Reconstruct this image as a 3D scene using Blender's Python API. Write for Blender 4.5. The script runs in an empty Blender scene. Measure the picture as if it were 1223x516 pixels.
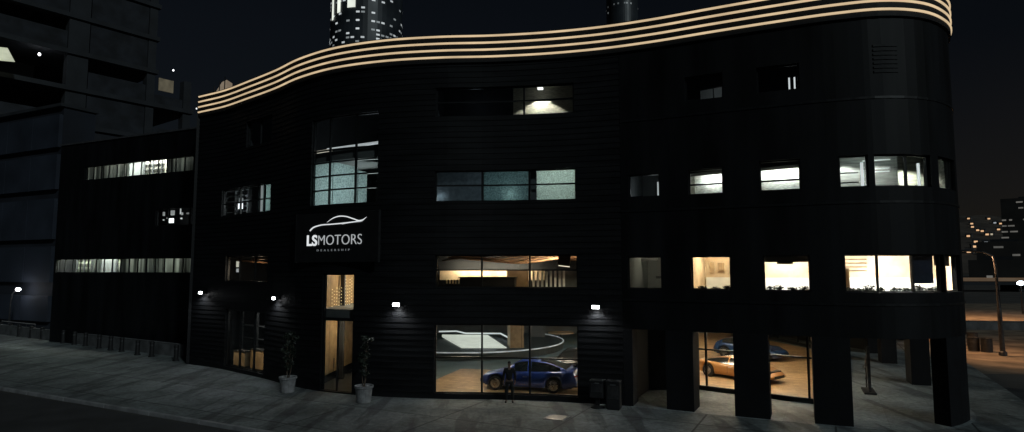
import bpy, bmesh, math, random, bisect
from mathutils import Vector, Matrix
R = math.radians
rnd = random.Random(7)
scene = bpy.context.scene
COL = scene.collection

# ------------------------------------------------------------------ materials
def mat(name, base, rough=.6, metal=0., var=0., scale=3., bump=0., bscale=20., emit=None, estr=0., spec=.5, coat=0., detail=5., stretch=(1, 1, 1)):
    m = bpy.data.materials.new(name); m.use_nodes = True
    nt = m.node_tree; b = nt.nodes['Principled BSDF']
    b.inputs['Base Color'].default_value = (*base, 1); b.inputs['Roughness'].default_value = rough
    b.inputs['Metallic'].default_value = metal; b.inputs['Specular IOR Level'].default_value = spec
    b.inputs['Coat Weight'].default_value = coat
    tc = nt.nodes.new('ShaderNodeTexCoord'); mp = nt.nodes.new('ShaderNodeMapping')
    mp.inputs['Scale'].default_value = stretch
    nt.links.new(tc.outputs['Object'], mp.inputs['Vector'])
    if var > 0:
        n = nt.nodes.new('ShaderNodeTexNoise'); n.inputs['Scale'].default_value = scale; n.inputs['Detail'].default_value = detail
        r = nt.nodes.new('ShaderNodeValToRGB')
        r.color_ramp.elements[0].position = .32; r.color_ramp.elements[1].position = .68
        r.color_ramp.elements[0].color = (*[c * (1 - var) for c in base], 1)
        r.color_ramp.elements[1].color = (*[min(1, c * (1 + var)) for c in base], 1)
        nt.links.new(mp.outputs[0], n.inputs['Vector']); nt.links.new(n.outputs['Fac'], r.inputs[0])
        nt.links.new(r.outputs[0], b.inputs['Base Color'])
        rr = nt.nodes.new('ShaderNodeMapRange'); rr.inputs[3].default_value = max(.03, rough - .15 * var - .05); rr.inputs[4].default_value = min(1, rough + .15)
        nt.links.new(n.outputs['Fac'], rr.inputs[0]); nt.links.new(rr.outputs[0], b.inputs['Roughness'])
    if bump > 0:
        n2 = nt.nodes.new('ShaderNodeTexNoise'); n2.inputs['Scale'].default_value = bscale; n2.inputs['Detail'].default_value = 6
        bp = nt.nodes.new('ShaderNodeBump'); bp.inputs['Strength'].default_value = bump; bp.inputs['Distance'].default_value = .02
        nt.links.new(mp.outputs[0], n2.inputs['Vector']); nt.links.new(n2.outputs['Fac'], bp.inputs['Height']); nt.links.new(bp.outputs[0], b.inputs['Normal'])
    if emit:
        b.inputs['Emission Color'].default_value = (*emit, 1); b.inputs['Emission Strength'].default_value = estr
    return m

def glow(name, col, s, var=0., scale=4.):
    m = mat(name, tuple(c * .6 for c in col), .5, emit=col, estr=s)
    if var > 0:
        nt = m.node_tree; b = nt.nodes['Principled BSDF']
        tc = nt.nodes.new('ShaderNodeTexCoord'); n = nt.nodes.new('ShaderNodeTexNoise'); n.inputs['Scale'].default_value = scale
        mr = nt.nodes.new('ShaderNodeMapRange'); mr.inputs[1].default_value = .3; mr.inputs[2].default_value = .7
        mr.inputs[3].default_value = s * (1 - var); mr.inputs[4].default_value = s * (1 + var)
        nt.links.new(tc.outputs['Object'], n.inputs['Vector']); nt.links.new(n.outputs['Fac'], mr.inputs[0]); nt.links.new(mr.outputs[0], b.inputs['Emission Strength'])
    return m

def glass_mat(name, tint=(.9, .95, .95), rough=.03):
    m = bpy.data.materials.new(name); m.use_nodes = True; nt = m.node_tree
    nt.nodes.remove(nt.nodes['Principled BSDF'])
    out = nt.nodes['Material Output']
    t = nt.nodes.new('ShaderNodeBsdfTransparent'); t.inputs[0].default_value = (*tint, 1)
    g = nt.nodes.new('ShaderNodeBsdfGlossy'); g.inputs['Roughness'].default_value = rough
    f = nt.nodes.new('ShaderNodeFresnel'); 
    gm = nt.nodes.new('ShaderNodeNewGeometry'); ir = nt.nodes.new('ShaderNodeMapRange'); ir.inputs[3].default_value = 1.5; ir.inputs[4].default_value = 1 / 1.5   # same glass from either side
    nt.links.new(gm.outputs['Backfacing'], ir.inputs[0]); nt.links.new(ir.outputs[0], f.inputs[0])
    mx = nt.nodes.new('ShaderNodeMixShader')
    nt.links.new(f.outputs[0], mx.inputs[0]); nt.links.new(t.outputs[0], mx.inputs[1]); nt.links.new(g.outputs[0], mx.inputs[2]); nt.links.new(mx.outputs[0], out.inputs[0])
    return m

def frosted_mat(name, col, noise=.3, scale=40., stretch=(1, 1, 1)):
    m = bpy.data.materials.new(name); m.use_nodes = True; nt = m.node_tree
    nt.nodes.remove(nt.nodes['Principled BSDF']); out = nt.nodes['Material Output']
    tc = nt.nodes.new('ShaderNodeTexCoord'); n = nt.nodes.new('ShaderNodeTexNoise'); n.inputs['Scale'].default_value = scale; n.inputs['Detail'].default_value = 3
    r = nt.nodes.new('ShaderNodeValToRGB')
    r.color_ramp.elements[0].position = .35; r.color_ramp.elements[1].position = .65
    r.color_ramp.elements[0].color = (*[c * (1 - noise) for c in col], 1); r.color_ramp.elements[1].color = (*[min(1, c * (1 + noise)) for c in col], 1)
    mp = nt.nodes.new('ShaderNodeMapping'); mp.inputs['Scale'].default_value = stretch
    nt.links.new(tc.outputs['Object'], mp.inputs[0]); nt.links.new(mp.outputs[0], n.inputs['Vector']); nt.links.new(n.outputs['Fac'], r.inputs[0])
    d = nt.nodes.new('ShaderNodeBsdfDiffuse'); t = nt.nodes.new('ShaderNodeBsdfTranslucent')
    mx = nt.nodes.new('ShaderNodeMixShader'); mx.inputs[0].default_value = .75
    for x in (d, t): nt.links.new(r.outputs[0], x.inputs[0])
    nt.links.new(d.outputs[0], mx.inputs[1]); nt.links.new(t.outputs[0], mx.inputs[2]); nt.links.new(mx.outputs[0], out.inputs[0])
    return m

def slab_mat(name, base, angle, bw, bh, rough=.75, stain=.45, mortar=.45):
    """paving slabs laid along the street, stained and worn"""
    m = bpy.data.materials.new(name); m.use_nodes = True; nt = m.node_tree; b = nt.nodes['Principled BSDF']
    tc = nt.nodes.new('ShaderNodeTexCoord'); mp = nt.nodes.new('ShaderNodeMapping'); mp.inputs['Rotation'].default_value = (0, 0, angle)
    br = nt.nodes.new('ShaderNodeTexBrick'); br.inputs['Scale'].default_value = 1; br.inputs['Brick Width'].default_value = bw; br.inputs['Row Height'].default_value = bh
    br.inputs['Mortar Size'].default_value = .045 if bw > 3 else .018; br.inputs['Mortar Smooth'].default_value = .3; br.offset = .0
    br.inputs['Color1'].default_value = (*base, 1); br.inputs['Color2'].default_value = (*[c * .72 for c in base], 1); br.inputs['Mortar'].default_value = (*[c * mortar for c in base], 1)
    n = nt.nodes.new('ShaderNodeTexNoise'); n.inputs['Scale'].default_value = .55; n.inputs['Detail'].default_value = 9; n.inputs['Roughness'].default_value = .68; n.inputs['Distortion'].default_value = .8
    r = nt.nodes.new('ShaderNodeValToRGB'); r.color_ramp.elements[0].position = .36; r.color_ramp.elements[1].position = .6
    r.color_ramp.elements[0].color = (1 - stain,) * 3 + (1,); r.color_ramp.elements[1].color = (1.12, 1.12, 1.12, 1)
    n3 = nt.nodes.new('ShaderNodeTexNoise'); n3.inputs['Scale'].default_value = 5; n3.inputs['Detail'].default_value = 6; n3.inputs['Roughness'].default_value = .7
    mr = nt.nodes.new('ShaderNodeMapRange'); mr.inputs[1].default_value = .3; mr.inputs[2].default_value = .7; mr.inputs[3].default_value = .55; mr.inputs[4].default_value = 1.4
    # streaks running across the pavement
    mp2 = nt.nodes.new('ShaderNodeMapping'); mp2.inputs['Rotation'].default_value = (0, 0, angle + .25); mp2.inputs['Scale'].default_value = (1.1, .16, 1)
    n4 = nt.nodes.new('ShaderNodeTexNoise'); n4.inputs['Scale'].default_value = 1.; n4.inputs['Detail'].default_value = 5
    r4 = nt.nodes.new('ShaderNodeValToRGB'); r4.color_ramp.elements[0].position = .41; r4.color_ramp.elements[1].position = .46
    r4.color_ramp.elements[0].color = (.5, .5, .52, 1); r4.color_ramp.elements[1].color = (1, 1, 1, 1)
    L = nt.links.new
    L(tc.outputs['Object'], mp.inputs[0]); L(mp.outputs[0], br.inputs['Vector']); L(tc.outputs['Object'], n.inputs['Vector']); L(tc.outputs['Object'], n3.inputs['Vector'])
    L(tc.outputs['Object'], mp2.inputs[0]); L(mp2.outputs[0], n4.inputs['Vector']); L(n4.outputs['Fac'], r4.inputs[0])
    L(n.outputs['Fac'], r.inputs[0]); L(n3.outputs['Fac'], mr.inputs[0])
    prev = br.outputs['Color']
    for src in (r.outputs[0], mr.outputs[0], r4.outputs[0]):
        mx = nt.nodes.new('ShaderNodeMix'); mx.data_type = 'RGBA'; mx.blend_type = 'MULTIPLY'; mx.inputs[0].default_value = 1
        L(prev, mx.inputs[6]); L(src, mx.inputs[7]); prev = mx.outputs[2]
    L(prev, b.inputs['Base Color']); b.inputs['Roughness'].default_value = rough
    bp = nt.nodes.new('ShaderNodeBump'); bp.inputs['Strength'].default_value = .5; bp.inputs['Distance'].default_value = .02
    L(n3.outputs['Fac'], bp.inputs['Height']); L(bp.outputs[0], b.inputs['Normal'])
    return m

def wood_mat(name, base, angle=0., bw=1.4, bh=.16, rough=.45, contrast=.25):
    m = bpy.data.materials.new(name); m.use_nodes = True; nt = m.node_tree; b = nt.nodes['Principled BSDF']
    tc = nt.nodes.new('ShaderNodeTexCoord'); mp = nt.nodes.new('ShaderNodeMapping'); mp.inputs['Rotation'].default_value = (0, 0, angle)
    br = nt.nodes.new('ShaderNodeTexBrick'); br.inputs['Scale'].default_value = 1; br.inputs['Brick Width'].default_value = bw; br.inputs['Row Height'].default_value = bh
    br.inputs['Mortar Size'].default_value = .004
    br.inputs['Color1'].default_value = (*[c * (1 + contrast) for c in base], 1); br.inputs['Color2'].default_value = (*[c * (1 - contrast) for c in base], 1); br.inputs['Mortar'].default_value = (*[c * .4 for c in base], 1)
    n = nt.nodes.new('ShaderNodeTexNoise'); n.inputs['Scale'].default_value = 3; n.inputs['Detail'].default_value = 8
    mr = nt.nodes.new('ShaderNodeMapRange'); mr.inputs[1].default_value = .3; mr.inputs[2].default_value = .7; mr.inputs[3].default_value = .75; mr.inputs[4].default_value = 1.2
    mx = nt.nodes.new('ShaderNodeMix'); mx.data_type = 'RGBA'; mx.blend_type = 'MULTIPLY'; mx.inputs[0].default_value = 1
    L = nt.links.new
    L(tc.outputs['Object'], mp.inputs[0]); L(mp.outputs[0], br.inputs['Vector']); L(mp.outputs[0], n.inputs['Vector']); L(n.outputs['Fac'], mr.inputs[0])
    L(br.outputs['Color'], mx.inputs[6]); L(mr.outputs[0], mx.inputs[7]); L(mx.outputs[2], b.inputs['Base Color']); b.inputs['Roughness'].default_value = rough
    return m

def tower_mat(name, base): return mat(name, base, .5, var=.2, scale=.3)

STREET = R(-27)
M = dict(
    siding=mat('black siding', (.0055, .006, .007), .5, spec=.3, var=.35, scale=1.5, bump=.15, bscale=9, stretch=(.3, .3, 3)),
    panel=mat('black panel', (.0042, .0047, .0058), .6, spec=.25, var=.75, scale=1.1, bump=.1, bscale=4, stretch=(1, 1, .16), detail=7),
    pillar=mat('dark pillar render', (.0065, .007, .0085), .75, spec=.25, var=.3, scale=1.2, bump=.25, bscale=14),
    frame=mat('black window frame', (.006, .007, .008), .4, metal=.0, var=.3, scale=6),
    glass=glass_mat('window glass'),
    darkglass=glass_mat('tinted glass', (.10, .12, .16), .02),
    jet=mat('jet black parapet', (.004, .004, .005), .7, var=.3, scale=2),
    soffit=mat('grey soffit', (.10, .10, .10), .8, var=.2, scale=1),
    roof=mat('roof felt', (.05, .05, .055), .9, var=.3, scale=2, bump=.3, bscale=30),
    led=glow('warm led strip', (.86, .64, .39), .74, .16, .7),
    lampglow=glow('cool white lamp', (.95, .97, 1.), 28.),
    lampbody=mat('lamp housing', (.03, .03, .03), .4, metal=.6, var=.2, scale=8),
    sidewalk=slab_mat('pavement concrete', (.205, .235, .235), -STREET, 4.6, 3.5, stain=.5, mortar=.22),
    arcade=slab_mat('arcade paving', (.27, .31, .32), -STREET, 1.8, 1.8, .6, .3, .7),
    kerb=mat('kerb stone', (.26, .26, .265), .8, var=.35, scale=1.5, bump=.3, bscale=12),
    road=mat('asphalt', (.040, .041, .043), .8, var=.35, scale=.7, bump=.6, bscale=60),
    ground=mat('dark earth', (.07, .065, .06), .95, var=.35, scale=.2, bump=.4, bscale=3),
    dirt=mat('sandy lot', (.20, .155, .11), .95, var=.55, scale=.55, bump=.6, bscale=2.5, detail=9),
    concrete=mat('raw concrete', (.026, .029, .034), .85, var=.3, scale=.5, bump=.3, bscale=6),
    bluepanel=mat('blue grey panel', (.026, .034, .052), .75, var=.35, scale=.25),
    lowwall=mat('low wall concrete', (.11, .113, .116), .85, var=.4, scale=1.2, bump=.4, bscale=9),
    wood=wood_mat('oak floor', (.42, .27, .135), R(20), 1.2, .17),
    woodwall=wood_mat('oak slat wall', (.40, .275, .15), 0, 3., .2, contrast=.15),
    greyfloor=mat('polished grey floor', (.13, .19, .20), .5, var=.25, scale=.7),
    darkfloor=mat('dark floor tile', (.05, .052, .055), .3, var=.25, scale=1.5),
    greywall=mat('grey wall', (.20, .215, .22), .8, var=.18, scale=.6),
    darkwall=mat('charcoal wall', (.028, .03, .034), .8, var=.25, scale=.8),
    midwall=mat('mid grey wall', (.09, .095, .10), .8, var=.2, scale=.7),
    whitewall=mat('white wall', (.75, .74, .70), .85, var=.08, scale=2.5, bump=.1, bscale=5),
    creamwall=mat('cream wall', (.66, .50, .33), .8, var=.22, scale=1.4),
    ceiling=mat('white ceiling', (.55, .55, .53), .9, var=.08, scale=1),
    darkceiling=mat('dark ceiling', (.05, .05, .052), .85, var=.2, scale=1),
    wavewood=mat('bent wood panel', (.30, .16, .085), .45, var=.35, scale=2.5, stretch=(.4, .4, 4)),
    pod=mat('gloss black podium', (.05, .066, .07), .4, var=.2, scale=1),
    white=mat('white lacquer', (.75, .75, .74), .4, var=.06, scale=2),
    black=mat('matt black', (.012, .012, .013), .6, var=.3, scale=4),
    metal=mat('dark steel', (.10, .10, .105), .4, metal=.9, var=.25, scale=5),
    chrome=mat('brushed alloy', (.5, .5, .52), .25, metal=1, var=.15, scale=9),
    tyre=mat('tyre rubber', (.015, .015, .016), .85, var=.3, scale=8),
    leaf=mat('dark leaf', (.016, .022, .014), .6, var=.6, scale=3),
    bark=mat('bark', (.10, .075, .055), .9, var=.4, scale=9, bump=.5, bscale=25),
    pot=mat('grey stone pot', (.24, .24, .245), .8, var=.3, scale=5, bump=.3, bscale=20),
    soil=mat('potting soil', (.03, .022, .016), 1., var=.4, scale=12),
    text=glow('white sign letter', (.92, .95, .97), .78, .06, 5),
    textthin=glow('soft white sign letter', (.85, .88, .9), .42, .1, 4),
    textdim=glow('grey sign letter', (.6, .63, .66), .18, .15, 4),
    blue=mat('blue metallic paint', (.016, .05, .25), .28, metal=.35, var=.12, scale=30, coat=.8),
    darkblue=mat('midnight blue paint', (.012, .05, .16), .25, metal=.35, var=.12, scale=30, coat=.8),
    orange=mat('copper orange paint', (.46, .21, .06), .3, metal=.3, var=.12, scale=30, coat=.7),
    carglass=mat('car glass', (.012, .016, .018), .06, spec=.8, var=.2, scale=2),
    redlens=mat('red lens', (.25, .01, .01), .2, var=.2, scale=20),
    clearlens=mat('clear lens', (.6, .62, .64), .12, var=.15, scale=20),
    skin=mat('skin', (.12, .075, .055), .6, var=.1, scale=8),
    cloth=mat('black cloth', (.003, .0035, .0045), .9, var=.4, scale=12),
    hair=mat('dark hair', (.015, .012, .010), .7, var=.3, scale=30),
)

# ------------------------------------------------------------------ mesh builder
class MB:
    def __init__(s): s.v = []; s.f = []
    def add(s, vs, fs):
        k = len(s.v); s.v += [tuple(v) for v in vs]; s.f += [tuple(i + k for i in f) for f in fs]; return s
    def box(s, c, d, rz=0., rx=0., ry=0.):
        m = Matrix.Translation(c) @ Matrix.Rotation(rz, 4, 'Z') @ Matrix.Rotation(ry, 4, 'Y') @ Matrix.Rotation(rx, 4, 'X')
        vs = [m @ Vector((d[0] / 2 * a, d[1] / 2 * b, d[2] / 2 * e)) for a in (-1, 1) for b in (-1, 1) for e in (-1, 1)]
        return s.add(vs, [(0, 1, 3, 2), (4, 6, 7, 5), (0, 4, 5, 1), (2, 3, 7, 6), (0, 2, 6, 4), (1, 5, 7, 3)])
    def quad(s, a, b, c, d): return s.add([a, b, c, d], [(0, 1, 2, 3)])
    def prism(s, poly, z0, z1):
        n = len(poly)
        return s.add([(x, y, z0) for x, y in poly] + [(x, y, z1) for x, y in poly],
                     [tuple(range(n))[::-1], tuple(range(n, 2 * n))] + [(i, (i + 1) % n, n + (i + 1) % n, n + i) for i in range(n)])
    def lathe(s, prof, c=(0, 0, 0), n=20, axis='Z'):
        vs = []; fs = []
        for r, z in prof:
            for i in range(n):
                a = 2 * math.pi * i / n; p = (r * math.cos(a), r * math.sin(a), z)
                if axis == 'Y': p = (p[0], p[2], p[1])
                if axis == 'X': p = (p[2], p[0], p[1])
                vs.append((p[0] + c[0], p[1] + c[1], p[2] + c[2]))
        for j in range(len(prof) - 1):
            for i in range(n):
                fs.append((j * n + i, j * n + (i + 1) % n, (j + 1) * n + (i + 1) % n, (j + 1) * n + i))
        fs.append(tuple(range(n))[::-1]); fs.append(tuple((len(prof) - 1) * n + i for i in range(n)))
        return s.add(vs, fs)
    def tube(s, path, r, n=8):
        path = [Vector(p) for p in path]; vs = []; fs = []
        rs = r if isinstance(r, (list, tuple)) else [r] * len(path)
        for i, p in enumerate(path):
            t = (path[min(i + 1, len(path) - 1)] - path[max(i - 1, 0)]).normalized()
            a = t.cross(Vector((0, 0, 1)));
            if a.length < .05: a = t.cross(Vector((0, 1, 0)))
            a.normalize(); b = t.cross(a)
            for k in range(n):
                an = 2 * math.pi * k / n; vs.append(p + (a * math.cos(an) + b * math.sin(an)) * rs[i])
        for i in range(len(path) - 1):
            for k in range(n): fs.append((i * n + k, i * n + (k + 1) % n, (i + 1) * n + (k + 1) % n, (i + 1) * n + k))
        fs.append(tuple(range(n))[::-1]); fs.append(tuple((len(path) - 1) * n + k for k in range(n)))
        return s.add(vs, fs)
    def build(s, name, m, parent=None, origin=(0, 0, 0), smooth=False, bevel=0.):
        o3 = Vector(origin); me = bpy.data.meshes.new(name)
        me.from_pydata([tuple(Vector(v) - o3) for v in s.v], [], s.f)
        bm = bmesh.new(); bm.from_mesh(me); bmesh.ops.recalc_face_normals(bm, faces=bm.faces); bm.to_mesh(me); bm.free()
        if m: me.materials.append(m)
        o = bpy.data.objects.new(name, me); COL.objects.link(o)
        if parent: o.parent = parent
        else: o.location = o3
        if smooth:
            for p in me.polygons: p.use_smooth = True
        if bevel > 0:
            bv = o.modifiers.new('bevel', 'BEVEL'); bv.width = bevel; bv.segments = 2; bv.limit_method = 'ANGLE'
        return o

def empty(name, label, cat, loc=(0, 0, 0), rz=0., group=None):
    o = bpy.data.objects.new(name, None); COL.objects.link(o); o.location = loc; o.rotation_euler = (0, 0, rz); o.empty_display_size = .3
    o['label'] = label; o['category'] = cat
    if group: o['group'] = group
    return o
def tag(o, label, cat, group=None):
    o['label'] = label; o['category'] = cat
    if group: o['group'] = group
    return o
def struct(o): o['kind'] = 'structure'; return o
def dup(root, loc, rz, label=None, group=None):
    r = root.copy(); COL.objects.link(r); r.location = loc; r.rotation_euler = (0, 0, rz)
    if label: r['label'] = label
    if group: r['group'] = group
    for ch in list(root.children):
        c = ch.copy(); COL.objects.link(c); c.parent = r
        for g in list(ch.children):
            d = g.copy(); COL.objects.link(d); d.parent = c
    return r
def light(name, kind, loc, energy, col=(1, 1, 1), parent=None, target=None, **kw):
    l = bpy.data.lights.new(name, kind); l.energy = energy; l.color = col
    for k, v in kw.items(): setattr(l, k, v)
    o = bpy.data.objects.new(name, l); COL.objects.link(o); o.location = loc
    if target is not None: o.rotation_euler = (Vector(target) - Vector(loc)).to_track_quat('-Z', 'Y').to_euler()
    if parent:
        o.parent = parent; o.location = Vector(loc) - parent.location
    return o

# ------------------------------------------------------------------ the facade line (plan), arc-length parameter s
K = 5.8 / 6.7
FP = [(-28.5, 48.0), (-25.5, 46.6), (-23.3, 45.0), (-20.4, 43.2), (-17.7, 41.0), (-15.0, 38.7), (-12.6, 36.4), (-10.2, 34.75), (-6.9, 33.5), (-4.0, 33.0), (-1, 32.8), (2.6, 32.2), (5.0, 31.5), (7.2, 30.6), (9.8, 29.3), (12.3, 28.1), (14.7, 27.1), (16.2, 26.7), (17.3, 26.7), (18.5, 27.0), (19.7, 27.7), (20.7, 28.6), (21.4, 29.6), (22.0, 30.8), (24.8, 38), (27.6, 45.2), (30.5, 52.7)]
FP = [(round(a * K, 2), round(b * K, 2)) for a, b in FP]
def catmull(P, n=12):
    out = []
    for i in range(len(P) - 1):
        p0 = P[max(i - 1, 0)]; p1 = P[i]; p2 = P[i + 1]; p3 = P[min(i + 2, len(P) - 1)]; d = math.dist(p1, p2)
        def tn(a, b, c):
            if a == b: return [(c[k] - b[k]) / math.dist(b, c) for k in (0, 1)]
            if b == c: return [(b[k] - a[k]) / math.dist(a, b) for k in (0, 1)]
            d1 = math.dist(a, b); d2 = math.dist(b, c)
            return [((b[k] - a[k]) / d1 * d2 + (c[k] - b[k]) / d2 * d1) / (d1 + d2) for k in (0, 1)]
        m1 = tn(p0, p1, p2); m2 = tn(p1, p2, p3)
        for j in range(n):
            t = j / n; h = (2 * t**3 - 3 * t * t + 1, t**3 - 2 * t * t + t, -2 * t**3 + 3 * t * t, t**3 - t * t)
            out.append(tuple(h[0] * p1[k] + h[1] * d * m1[k] + h[2] * p2[k] + h[3] * d * m2[k] for k in (0, 1)))
    out.append(P[-1]); return out
FC = catmull(FP); FL = [0.]
for a, b in zip(FC, FC[1:]): FL.append(FL[-1] + math.dist(a, b))
def at(s, off=0.):
    """point on the facade line at arc length s, moved inwards by off"""
    i = min(max(bisect.bisect_right(FL, s) - 1, 0), len(FC) - 2); t = (s - FL[i]) / (FL[i + 1] - FL[i]); a, b = FC[i], FC[i + 1]
    dx, dy = (b[0] - a[0]) / (FL[i + 1] - FL[i]), (b[1] - a[1]) / (FL[i + 1] - FL[i])
    return a[0] + t * (b[0] - a[0]) - dy * off, a[1] + t * (b[1] - a[1]) + dx * off
def srange(a, b, step=.55):
    n = max(1, int(math.ceil((b - a) / step))); return [a + (b - a) * i / n for i in range(n + 1)]
def curved(mb, s0, s1, z0, z1, o0, o1, o0top=None, step=.55):
    """a curved block between arc lengths s0..s1, heights z0..z1, inward offsets o0 (outer) .. o1 (inner)"""
    ot = o0 if o0top is None else o0top; ss = srange(s0, s1, step); vs = []; fs = []
    for s in ss:
        a = at(s, o0); b = at(s, o1); c = at(s, ot)
        vs += [(a[0], a[1], z0), (b[0], b[1], z0), (b[0], b[1], z1), (c[0], c[1], z1)]
    for i in range(len(ss) - 1):
        k = 4 * i
        for j in range(4): fs.append((k + j, k + (j + 1) % 4, k + 4 + (j + 1) % 4, k + 4 + j))
    fs += [(0, 1, 2, 3), tuple(4 * (len(ss) - 1) + j for j in (3, 2, 1, 0))]
    return mb.add(vs, fs)
def wall_cells(mb, s0, s1, z0, z1, openings, o0, o1, board=None):
    S = sorted({s0, s1, *[x for o in openings for x in o[:2] if s0 < x < s1]}); Z = sorted({z0, z1, *[x for o in openings for x in o[2:4] if z0 < x < z1]})
    for a, b in zip(S, S[1:]):
        # merge vertical runs of solid cells
        run = None; runs = []
        for c, d in zip(Z, Z[1:]):
            solid = not any(o[0] <= (a + b) / 2 <= o[1] and o[2] <= (c + d) / 2 <= o[3] for o in openings)
            if solid: run = (run[0], d) if run else (c, d)
            elif run: runs.append(run); run = None
        if run: runs.append(run)
        for c, d in runs:
            if not board: curved(mb, a, b, c, d, o0, o1); continue
            k = math.floor(c / board); zz = c
            while zz < d - 1e-6:
                nz = min(d, (math.floor(zz / board + 1e-6) + 1) * board)
                curved(mb, a, b, zz, nz, o0, o1, o0 + .028 * (nz - zz) / board); zz = nz

# ------------------------------------------------------------------ camera, sky, moon
cam = bpy.data.cameras.new('camera'); cam.sensor_width = 36; cam.lens = 740 / 1223 * 36; cam.clip_end = 6000; cam.clip_start = .1
co = bpy.data.objects.new('camera', cam); COL.objects.link(co); co.location = (0, 0, 5.8); co.rotation_euler = (R(90) + math.atan(64 / 740), 0, 0)
scene.camera = co
scene.view_settings.view_transform = 'Standard'; scene.view_settings.look = 'None'; scene.view_settings.exposure = 0
scene.cycles.use_denoising = True
scene.cycles.max_bounces = 8; scene.cycles.transparent_max_bounces = 16; scene.cycles.sample_clamp_indirect = 4

MOON_EL, MOON_AZ = R(30), math.atan2(-.83, .55)      # low moon behind the viewer's right shoulder
w = bpy.data.worlds.new('World'); scene.world = w; w.use_nodes = True; nt = w.node_tree; bg = nt.nodes['Background']
sky = nt.nodes.new('ShaderNodeTexSky'); sky.sky_type = 'NISHITA'; sky.sun_disc = False; sky.sun_elevation = MOON_EL; sky.sun_rotation = R(90) - MOON_AZ
sky.air_density = 1; sky.dust_density = .6
geo = nt.nodes.new('ShaderNodeTexCoord'); sp = nt.nodes.new('ShaderNodeSeparateXYZ')
rz = nt.nodes.new('ShaderNodeValToRGB'); rz.color_ramp.elements[0].position = .0; rz.color_ramp.elements[0].color = (.30, .28, .28, 1); rz.color_ramp.elements[1].position = .35; rz.color_ramp.elements[1].color = (.60, .51, .47, 1)
mu = nt.nodes.new('ShaderNodeMix'); mu.data_type = 'RGBA'; mu.blend_type = 'MULTIPLY'; mu.inputs[0].default_value = 1
nt.links.new(geo.outputs['Generated'], sp.inputs[0]); nt.links.new(sp.outputs['Z'], rz.inputs[0])
nt.links.new(sky.outputs[0], mu.inputs[6]); nt.links.new(rz.outputs[0], mu.inputs[7])
# brown city glow low down to the east
rx = nt.nodes.new('ShaderNodeValToRGB'); rx.color_ramp.elements[0].position = .30; rx.color_ramp.elements[0].color = (.0, .0, .0, 1); rx.color_ramp.elements[1].position = .75; rx.color_ramp.elements[1].color = (2.6, 1.75, 1.3, 1)
rg = nt.nodes.new('ShaderNodeValToRGB'); rg.color_ramp.elements[0].position = 0; rg.color_ramp.elements[0].color = (1, 1, 1, 1); rg.color_ramp.elements[1].position = .3; rg.color_ramp.elements[1].color = (0, 0, 0, 1)
m2 = nt.nodes.new('ShaderNodeMix'); m2.data_type = 'RGBA'; m2.blend_type = 'MULTIPLY'; m2.inputs[0].default_value = 1
ad = nt.nodes.new('ShaderNodeMix'); ad.data_type = 'RGBA'; ad.blend_type = 'ADD'; ad.inputs[0].default_value = 1
nt.links.new(sp.outputs['X'], rx.inputs[0]); nt.links.new(sp.outputs['Z'], rg.inputs[0]); nt.links.new(rx.outputs[0], m2.inputs[6]); nt.links.new(rg.outputs[0], m2.inputs[7])
nt.links.new(mu.outputs[2], ad.inputs[6]); nt.links.new(m2.outputs[2], ad.inputs[7]); nt.links.new(ad.outputs[2], bg.inputs['Color'])
bg.inputs['Strength'].default_value = .0030
moon = light('moon', 'SUN', (30, -30, 40), .55, (.82, .97, 1.0), angle=R(2.5))
mdir = Vector((math.cos(MOON_AZ) * math.cos(MOON_EL), math.sin(MOON_AZ) * math.cos(MOON_EL), math.sin(MOON_EL)))
moon.rotation_euler = (-mdir).to_track_quat('-Z', 'Y').to_euler()

# ------------------------------------------------------------------ ground
U = Vector((math.cos(STREET), math.sin(STREET), 0)); N = Vector((-U.y, U.x, 0))     # along the street, away from the street
def st(a, b, z=0.): p = Vector((-8.75, 22.79, 0)) + U * a + N * b; return (p.x, p.y, z)   # kerb coordinates
struct(MB().quad((-3000, -300, -.16), (3000, -300, -.16), (3000, 4000, -.16), (-3000, 4000, -.16)).build('ground', M['ground']))
struct(MB().quad(st(-120, -14, -.15), st(140, -14, -.15), st(140, -.15, -.15), st(-120, -.15, -.15)).build('road', M['road']))
# pavement outline: kerb line up to the street corner, round to the side street
cor = [st(18.6 + 7 * math.sin(a), 7 - 7 * math.cos(a)) for a in [R(x) for x in range(0, 91, 10)]]
pav = [st(-75, .16)[:2]] + [p[:2] for p in cor] + [st(25.6, 60)[:2], st(-75, 60)[:2]]
struct(MB().prism(pav, -.155, 0).build('pavement', M['sidewalk']))
kb = MB()
for i in range(33):
    a0, a1 = -75 + i * 3.1, -75 + (i + 1) * 3.1 - .035
    a1 = min(a1, 18.6)
    if a1 <= a0: break
    kb.prism([st(a0, 0)[:2], st(a1, 0)[:2], st(a1, .155)[:2], st(a0, .155)[:2]], -.156, .012)
struct(kb.build('kerb', M['kerb'], bevel=.02))
struct(MB().quad(st(25.7, -.1, -.146), st(60, -.1, -.146), st(60, 23.5, -.146), st(25.7, 23.5, -.146)).build('side_road', M['road']))

# ------------------------------------------------------------------ the dealership building
O = Vector((0, 28, 0))
bld = empty('car_dealership', 'black curved four storey car showroom with four glowing roof strips', 'building', O)
def part(mb, name, m, parent=bld, **kw): 
    if parent is bld: return mb.build(name, M[m] if isinstance(m, str) else m, bld, O, **kw)
    return mb.build(name, M[m] if isinstance(m, str) else m, parent, O, **kw)
F = [0, 3.9, 7.8, 11.7, 15.5]
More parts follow.
